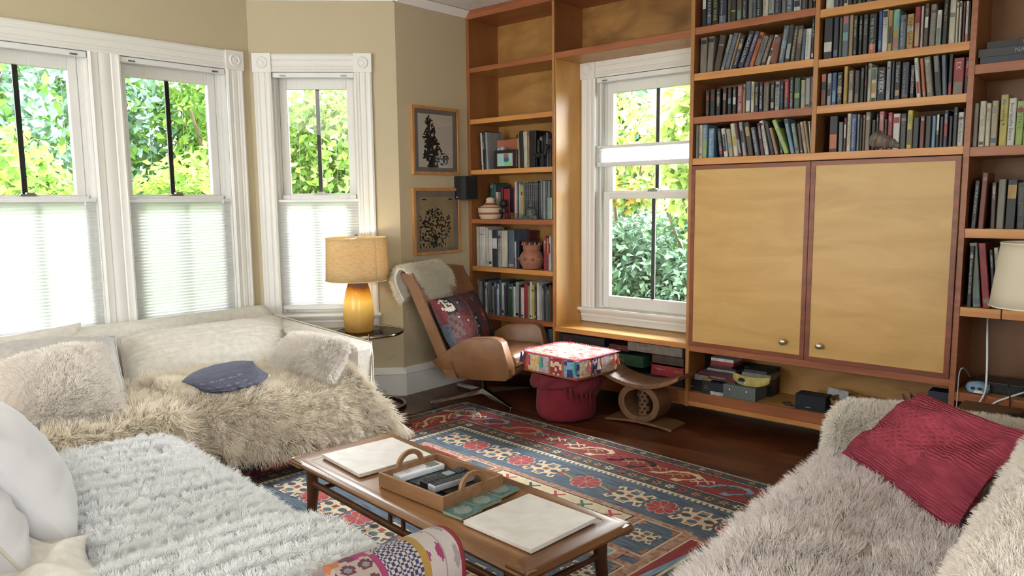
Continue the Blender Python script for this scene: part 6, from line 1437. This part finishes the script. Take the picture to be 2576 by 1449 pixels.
o, a, b, zt = sbox('folder', 'dark blue folder low on the open shelf near the dividing post', 'folder', (2330, 2380, 985), z0, YB+.06, .1, q('navy'))
# electronics shelf at the right
zl = ZR['l']+.0006; t = thing('set_top_box', 'black electronics box with a small red light on the lowest right-edge shelf', 'electronics', (-.62, YB+.10, zl))
MB().box(-.72, -.48, YB+.08, YB+.25, zl, zl+.055).build('casing', BLKP, t, bevel=.004); mt, nt, bsd = nodes('red_led'); bsd.inputs['Emission Color'].default_value = (1, .05, .02, 1); bsd.inputs['Emission Strength'].default_value = 3; MB().box(-.665, -.655, YB+.0785, YB+.081, zl+.035, zl+.039).build('indicator_light', mt, t)
t = thing('amplifier', 'larger black stereo unit stacked beside the box with the red light', 'electronics', (-.35, YB+.1, zl)); MB().box(-.47, -.15, YB+.06, YB+.3, zl, zl+.13).build('casing', BLKP, t, bevel=.004)
for k in range(3): m2 = MB().lathe([(.008, 0), (.008, .012), (.006, .014)], seg=12); m2.xf(Matrix.Translation((-.43+.06*k, YB+.06, zl+.05))@Matrix.Rotation(math.pi/2, 4, 'X')); m2.build('knob', GREYP, t)
t = thing('soft_toy', 'small pale blue toy with two dark eyes by the cables on the lowest right-edge shelf', 'toy', (-.715, YB+.05, zl))
MB().lathe([(.002, 0), (.035, .004), (.042, .025), (.036, .045), (.015, .056), (.001, .058)], (-.70, YB+.05, zl), 20, sx=1.3, sy=.9).build('body', mat('pale_blue_plush', (128, 158, 186), .9), t, smooth=60)
for dx in (-.016, .014): MB().box(-.70+dx-.007, -.70+dx+.007, YB+.008, YB+.014, zl+.022, zl+.034).build('eye', BLACK, t)
MB().lathe([(.001, 0), (.018, .003), (.012, .014), (.001, .016)], (-.69, YB+.014, zl+.004), 14, sx=1.3, sy=.5).build('muzzle', WHP, t, smooth=60)
def cab(label, pts, r, m): tag(MB().tube(smoothpath(pts, 3), r, 6).build('cable', m, None, smooth=60), label, 'cable', None)
cab('thick white cable hanging down in front of the electronics shelf', [(-.705, YB+.22, .80), (-.675, YB+.05, .74), (-.655, YB-.015, .56), (-.655, YB-.02, .45), (-.69, YB-.03, .38), (-.72, YB-.05, .20)], .0045, WHP)
cab('white cable curving from the stereo unit down over the shelf edge', [(-.50, YB+.06, .47), (-.56, YB-.02, .45), (-.64, YB-.03, .40), (-.69, YB-.04, .2)], .0045, WHP)
cab('thin grey cable looping at the left of the electronics shelf', [(-.745, YB+.1, .5), (-.755, YB-.01, .57), (-.775, YB-.012, .55), (-.775, YB-.012, .42), (-.78, YB-.02, .20)], .003, GREYP)
cab('thin black cable hanging at the centre of the electronics shelf', [(-.58, YB+.06, .5), (-.56, YB-.01, .50), (-.55, YB-.015, .40), (-.555, YB-.02, .2)], .003, BLACK)
cab('black cable hanging nearest the right edge on the electronics shelf', [(-.50, YB+.04, .55), (-.475, YB-.01, .50), (-.47, YB-.015, .38), (-.47, YB-.02, .2)], .0035, BLACK)
# ---------------------------------------------------------------- corner bookcase ornaments
u6 = lambda x, y: (1160+x/6.0375, 320+y/6.0375)
def X6(x, y, yy): return float(ony(*u6(x, y), yy)[0])
y_ = YB+.03; zs = ZL['s3']+.0006
t = thing('miniature_television', 'toy-sized black television with a bright coloured screen on the corner bookcase', 'ornament', (X6(670, 600, y_), y_, zs)); xa, xb = X6(500, 600, y_), X6(845, 600, y_); zt = float(ony(*u6(670, 345), y_)[2])
MB().box(xa, xb, y_, y_+.09, zs, zt).build('casing', BLKP, t, bevel=.006); sc1, sc2 = X6(550, 500, y_), X6(785, 500, y_); za, zb_ = [float(ony(*u6(670, v), y_)[2]) for v in (590, 395)]
SC = [mat('screen_'+k, c, .2) for k, c in (('mint', (150, 196, 182)), ('rust', (160, 96, 84)), ('blue', (60, 86, 160)), ('lime', (130, 190, 120)), ('frame', (196, 160, 150)))]
MB().grid(lambda u, v: (sc1+(sc2-sc1)*u, y_-.002, za+(zb_-za)*v), 30, 24, lambda u, v: 4 if min(u, v, 1-u, 1-v) < .06 else 2 if math.hypot(u-.6, v-.5) < .18 else 1 if .42 < u < .75 and v > .35 else 3 if v < .35 and u > .45 else 0).build('screen', SC, t)
MB().box(xa+.05, xa+.08, y_+.02, y_+.05, zt, zt+.025).box(xa+.02, xa+.04, y_+.02, y_+.05, zt, zt+.018).build('top_knob', GREYP, t)
o = MB().box(X6(555, 300, y_+.12), X6(900, 300, y_+.12), y_+.11, y_+.20, zs, float(ony(*u6(690, 190), y_+.12)[2])).build('box', [mat('terracotta_card', (160, 96, 70), .8)], None, bevel=.004); tag(o, 'terracotta-coloured box behind the miniature television', 'box')
def fig(name, label, cat, x, y, yy, zs, prof, m, sc_=1., extra=None):
    X_ = X6(x, y, yy); t = thing(name, label, cat, (X_, yy, zs)); MB().lathe(prof, (X_, yy, zs), 20).build('body', m, t, smooth=60)
    if extra: extra(t, X_, yy, zs)
    return t
IRON = mat('dark_iron', (34, 32, 32), .5, .4)
def horse(t, X_, yy, z):
    for k, (p, r, nm) in enumerate((([(-.05, 0, .075), (.0, 0, .085), (.05, 0, .08)], [.02, .024, .02], 'trunk'), ([(.045, 0, .085), (.065, 0, .13), (.06, 0, .15)], [.016, .012, .01], 'neck'), ([(.06, 0, .152), (.085, 0, .135)], [.012, .007], 'head'), ([(-.05, 0, .08), (-.07, 0, .05)], [.006, .003], 'tail'))):
        MB().tube([(X_+a, yy+b, z+c) for a, b, c in p], r, 10).build(nm, IRON, t, smooth=60)
    for a, b in ((-.04, -.012), (-.04, .012), (.04, -.012), (.04, .012)): MB().tube([(X_+a, yy+b, z+.075), (X_+a+.006, yy+b, z+.04), (X_+a, yy+b, z+.001)], [.010, .007, .006], 8).build('leg', IRON, t, smooth=60)
    MB().lathe([(.012, .10), (.016, .12), (.012, .15), (.010, .165), (.014, .18), (.008, .195), (.001, .198)], (X_-.005, yy, z), 12).build('rider', IRON, t, smooth=60)
fig('horse_figurine', 'dark iron horse-and-rider figurine in front of the books on the corner bookcase', 'figurine', 1190, 590, YB+.022, ZL['s3']+.0006, [(.03, 0), (.03, .004), (.001, .005)], IRON, extra=horse)
zs = ZL['s4']+.0006; BSK = [mat('coil_straw', (206, 188, 160), .85, bump=.4, bscale=(60, 60, 500)), mat('coil_rust', (160, 70, 54), .85)]
X_ = X6(448, 1390, YB+.06); R0 = (X6(585, 1250, YB+.06)-X6(312, 1250, YB+.06))/2; bt = thing('lidded_basket', 'small coiled straw basket with red bands and a knobbed lid on the corner bookcase', 'basket', (X_, YB+.06, zs))
bprof = [(.75, 0)]; 
for k in range(26): z = k/25; bprof.append((( .80+.20*math.sin(min(1, z*1.5)*math.pi/2)+.015*(k % 2)), z*.60/1.0))
hB = R0*1.35; MB().lathe([(r_*R0, z*hB*1.0/.60*.60) for r_, z in bprof], (X_, YB+.06, zs), 32, [1 if 12 <= k <= 16 else 0 for k in range(27)]).build('bowl', BSK, bt, smooth=30)
MB().lathe([(R0*1.02, hB*.60), (R0*1.0, hB*.66), (R0*.85, hB*.70), (R0*.6, hB*.82), (R0*.42, hB*.95), (R0*.34, hB*1.05), (R0*.36, hB*1.15), (R0*.28, hB*1.25), (R0*.05, hB*1.30)], (X_, YB+.06, zs), 32, [0, 1, 0, 1, 0, 0, 0, 0]).build('lid', BSK, bt, smooth=30)
def arms(t, X_, yy, z):
    MB().lathe([(.001, .085), (.022, .092), (.03, .115), (.024, .14), (.001, .148)], (X_, yy, z), 16).build('head', IRON, t, smooth=60)
    for s in (-1, 1): MB().tube([(X_+s*.018, yy, z+.075), (X_+s*.042, yy-.006, z+.06), (X_+s*.012, yy-.018, z+.04)], [.007, .006, .005], 8).build('arm', IRON, t, smooth=60)
fig('carved_figure', 'dark carved standing figure beside the coiled basket', 'figurine', 655, 1390, YB+.055, zs, [(.018, 0), (.014, .01), (.008, .045), (.018, .055), (.02, .075), (.01, .088)], mat('dark_carved_wood', (52, 36, 34), .6), extra=arms)
STN = mat('grey_green_stone', (92, 98, 88), .6, c2=(74, 80, 72), scale=(40, 40, 40), bump=.3, bscale=(90, 90, 90))
def buddha(t, X_, yy, z):
    MB().lathe([(.030, .012), (.036, .03), (.026, .055), (.030, .07), (.012, .084)], (X_, yy, z), 18).build('torso', STN, t, smooth=60)
    h = MB().lathe([(.001, .082), (.014, .088), (.017, .102), (.013, .114), (.007, .119), (.006, .13), (.001, .138)], (X_, yy, z), 16).build('head', STN, t, smooth=60)
    for s in (-1, 1): MB().tube([(X_+s*.028, yy, z+.072), (X_+s*.042, yy-.004, z+.045), (X_+s*.012, yy-.026, z+.028)], [.010, .008, .007], 8).build('arm', STN, t, smooth=60); MB().tube([(X_+s*.012, yy, z+.016), (X_+s*.062, yy-.012, z+.014), (X_-s*.012, yy-.034, z+.014)], [.016, .015, .010], 8).build('leg', STN, t, smooth=60)
fig('seated_statue', 'grey-green seated meditating statue in front of the spiral notebooks', 'statue', 1062, 1392, YB+.062, zs, [(.054, 0), (.056, .006), (.05, .012), (.001, .012)], STN, extra=buddha)
t = thing('wire_basket', 'tiny openwork twig basket between the red book and the statue', 'basket', (X6(810, 1390, YB+.05), YB+.05, zs)); X_ = X6(810, 1390, YB+.05); TW = mat('twig_brown', (120, 92, 62), .8)
MB().lathe([(.026, 0), (.028, .004), (.001, .005)], (X_, YB+.05, zs), 16).build('base', TW, t)
for z in (.022, .04): MB().tube([(X_+.028*math.cos(2*math.pi*k/20), YB+.05+.02*math.sin(2*math.pi*k/20), zs+z) for k in range(20)], .0022, 6, closed=True).build('hoop', TW, t, smooth=60)
for k in range(12): a = 2*math.pi*k/12; MB().tube([(X_+.026*math.cos(a), YB+.05+.019*math.sin(a), zs+.003), (X_+.03*math.cos(a), YB+.05+.022*math.sin(a), zs+.048)], .002, 5).build('stake', TW, t, smooth=60)
o = MB().box(X6(1316, 1200, YB+.085), X6(1383, 1200, YB+.085), YB+.078, YB+.09, zs+.0, zs+.16).build('glass_plaque', [mat('green_cast_glass', (120, 150, 132), .15)], None, bevel=.004); tag(o, 'small green cast-glass plaque standing before the last notebooks', 'ornament')
tag(MB().box(X6(275, 1000, YB+.20), X6(455, 1000, YB+.20), YB+.205, YB+.215, zs, zs+.235).build('framed_photo', [mat('dark_photo', (52, 52, 48), .4, c2=(80, 82, 74), scale=(14, 14, 10), dist=2)], None, bevel=.002), 'dark framed photograph standing behind the coiled basket', 'picture')
tag(MB().box(X6(565, 1000, YB+.17), X6(645, 1000, YB+.17), YB+.16, YB+.28, zs, zs+.24).build('box', q('maroon'), None, bevel=.002), 'deep maroon box between the coiled basket and the red books', 'box')
u7 = lambda x, y: (1160+x/3.22, 400+y/3.22)
zs = ZL['s5']+.0006; X_ = float(ony(*u7(575, 898), YB+.07)[0]); R0 = float(ony(*u7(657, 830), YB+.07)[0]-ony(*u7(487, 830), YB+.07)[0])/2
TER = mat('terracotta_pot', (158, 106, 82), .75, c2=(142, 92, 70), scale=(18, 18, 18)); t = thing('spiky_pot', 'terracotta pot with stubby spikes on the binder shelf of the corner bookcase', 'pot', (X_, YB+.07, zs))
MB().lathe([(R0*.5, 0), (R0*.7, .005), (R0*.93, R0*.55), (R0*.95, R0*.85), (R0*.72, R0*1.25), (R0*.62, R0*1.35), (R0*.68, R0*1.45), (R0*.66, R0*1.75), (R0*.58, R0*1.8), (R0*.5, R0*1.4), (.001, R0*1.3)], (X_, YB+.07, zs), 28, caps=False).build('body', TER, t, smooth=50)
for k in range(11):
    a = 2*math.pi*k/11; 
    for rr_, z, s in ((.66, 1.75, 0), (.92, .75, 1)):
        b0 = Vector((X_+R0*rr_*math.cos(a+s*.3), YB+.07+R0*rr_*math.sin(a+s*.3), zs+R0*z)); tip = b0+Vector((math.cos(a+s*.3)*R0*(.05 if not s else .17), math.sin(a+s*.3)*R0*(.05 if not s else .17), R0*(.26 if not s else .04)))
        MB().tube([b0, tip], [R0*.12, R0*.03], 8).build('spike', TER, t, smooth=60)
def u5x(x, y, yy): return float(ony(*u7(x, y), yy)[0])
o = MB().box(u5x(477, 880, YB+.12), u5x(656, 880, YB+.12), YB+.118, YB+.128, zs, zs+.205).build('framed_picture', [mat('navy_picture', (26, 30, 48), .3), pal('white')], None); MB().box(u5x(477, 880, YB+.12)-.004, u5x(490, 880, YB+.12)-.004, YB+.114, YB+.13, zs, zs+.207).build('frame_side', pal('white'), o, world=False); tag(o, 'white-edged dark picture leaning behind the spiky terracotta pot', 'picture')
tag(MB().box(u5x(436, 860, YB+.2), u5x(562, 860, YB+.2), YB+.19, YB+.28, zs, zs+.275).build('box', q('maroon'), None), 'tall dark red box at the back of the binder shelf', 'box')
# carved shell before the paperbacks
SHL = mat('carved_shell', (126, 112, 98), .6, c2=(92, 80, 70), scale=(30, 30, 30), bump=.4, bscale=(70, 70, 70)); zs = ZB['d']+.0006
pa, pb = [ony(2040+x/3.623, 1340/3.623, YB+.02) for x in (535, 800)]; L = pb[0]-pa[0]; mb = MB(); n = 26; pts = []; rad = []
for i in range(n+1): f = i/n; pts.append((pa[0]+L*f, YB+.03, zs+.052*(1-f)**.7+.010)); rad.append(max(.004, (.048*(1-f)**.8+.008)*(1+.10*math.sin(f*34))*(min(1, .35+f*4))))
o = mb.tube(pts, rad, 16, flat=1.05).build('seashell', SHL, None, smooth=180); o.location.z = max(0, .0); tag(o, 'grey-brown ridged seashell lying in front of the books above the right door', 'seashell')
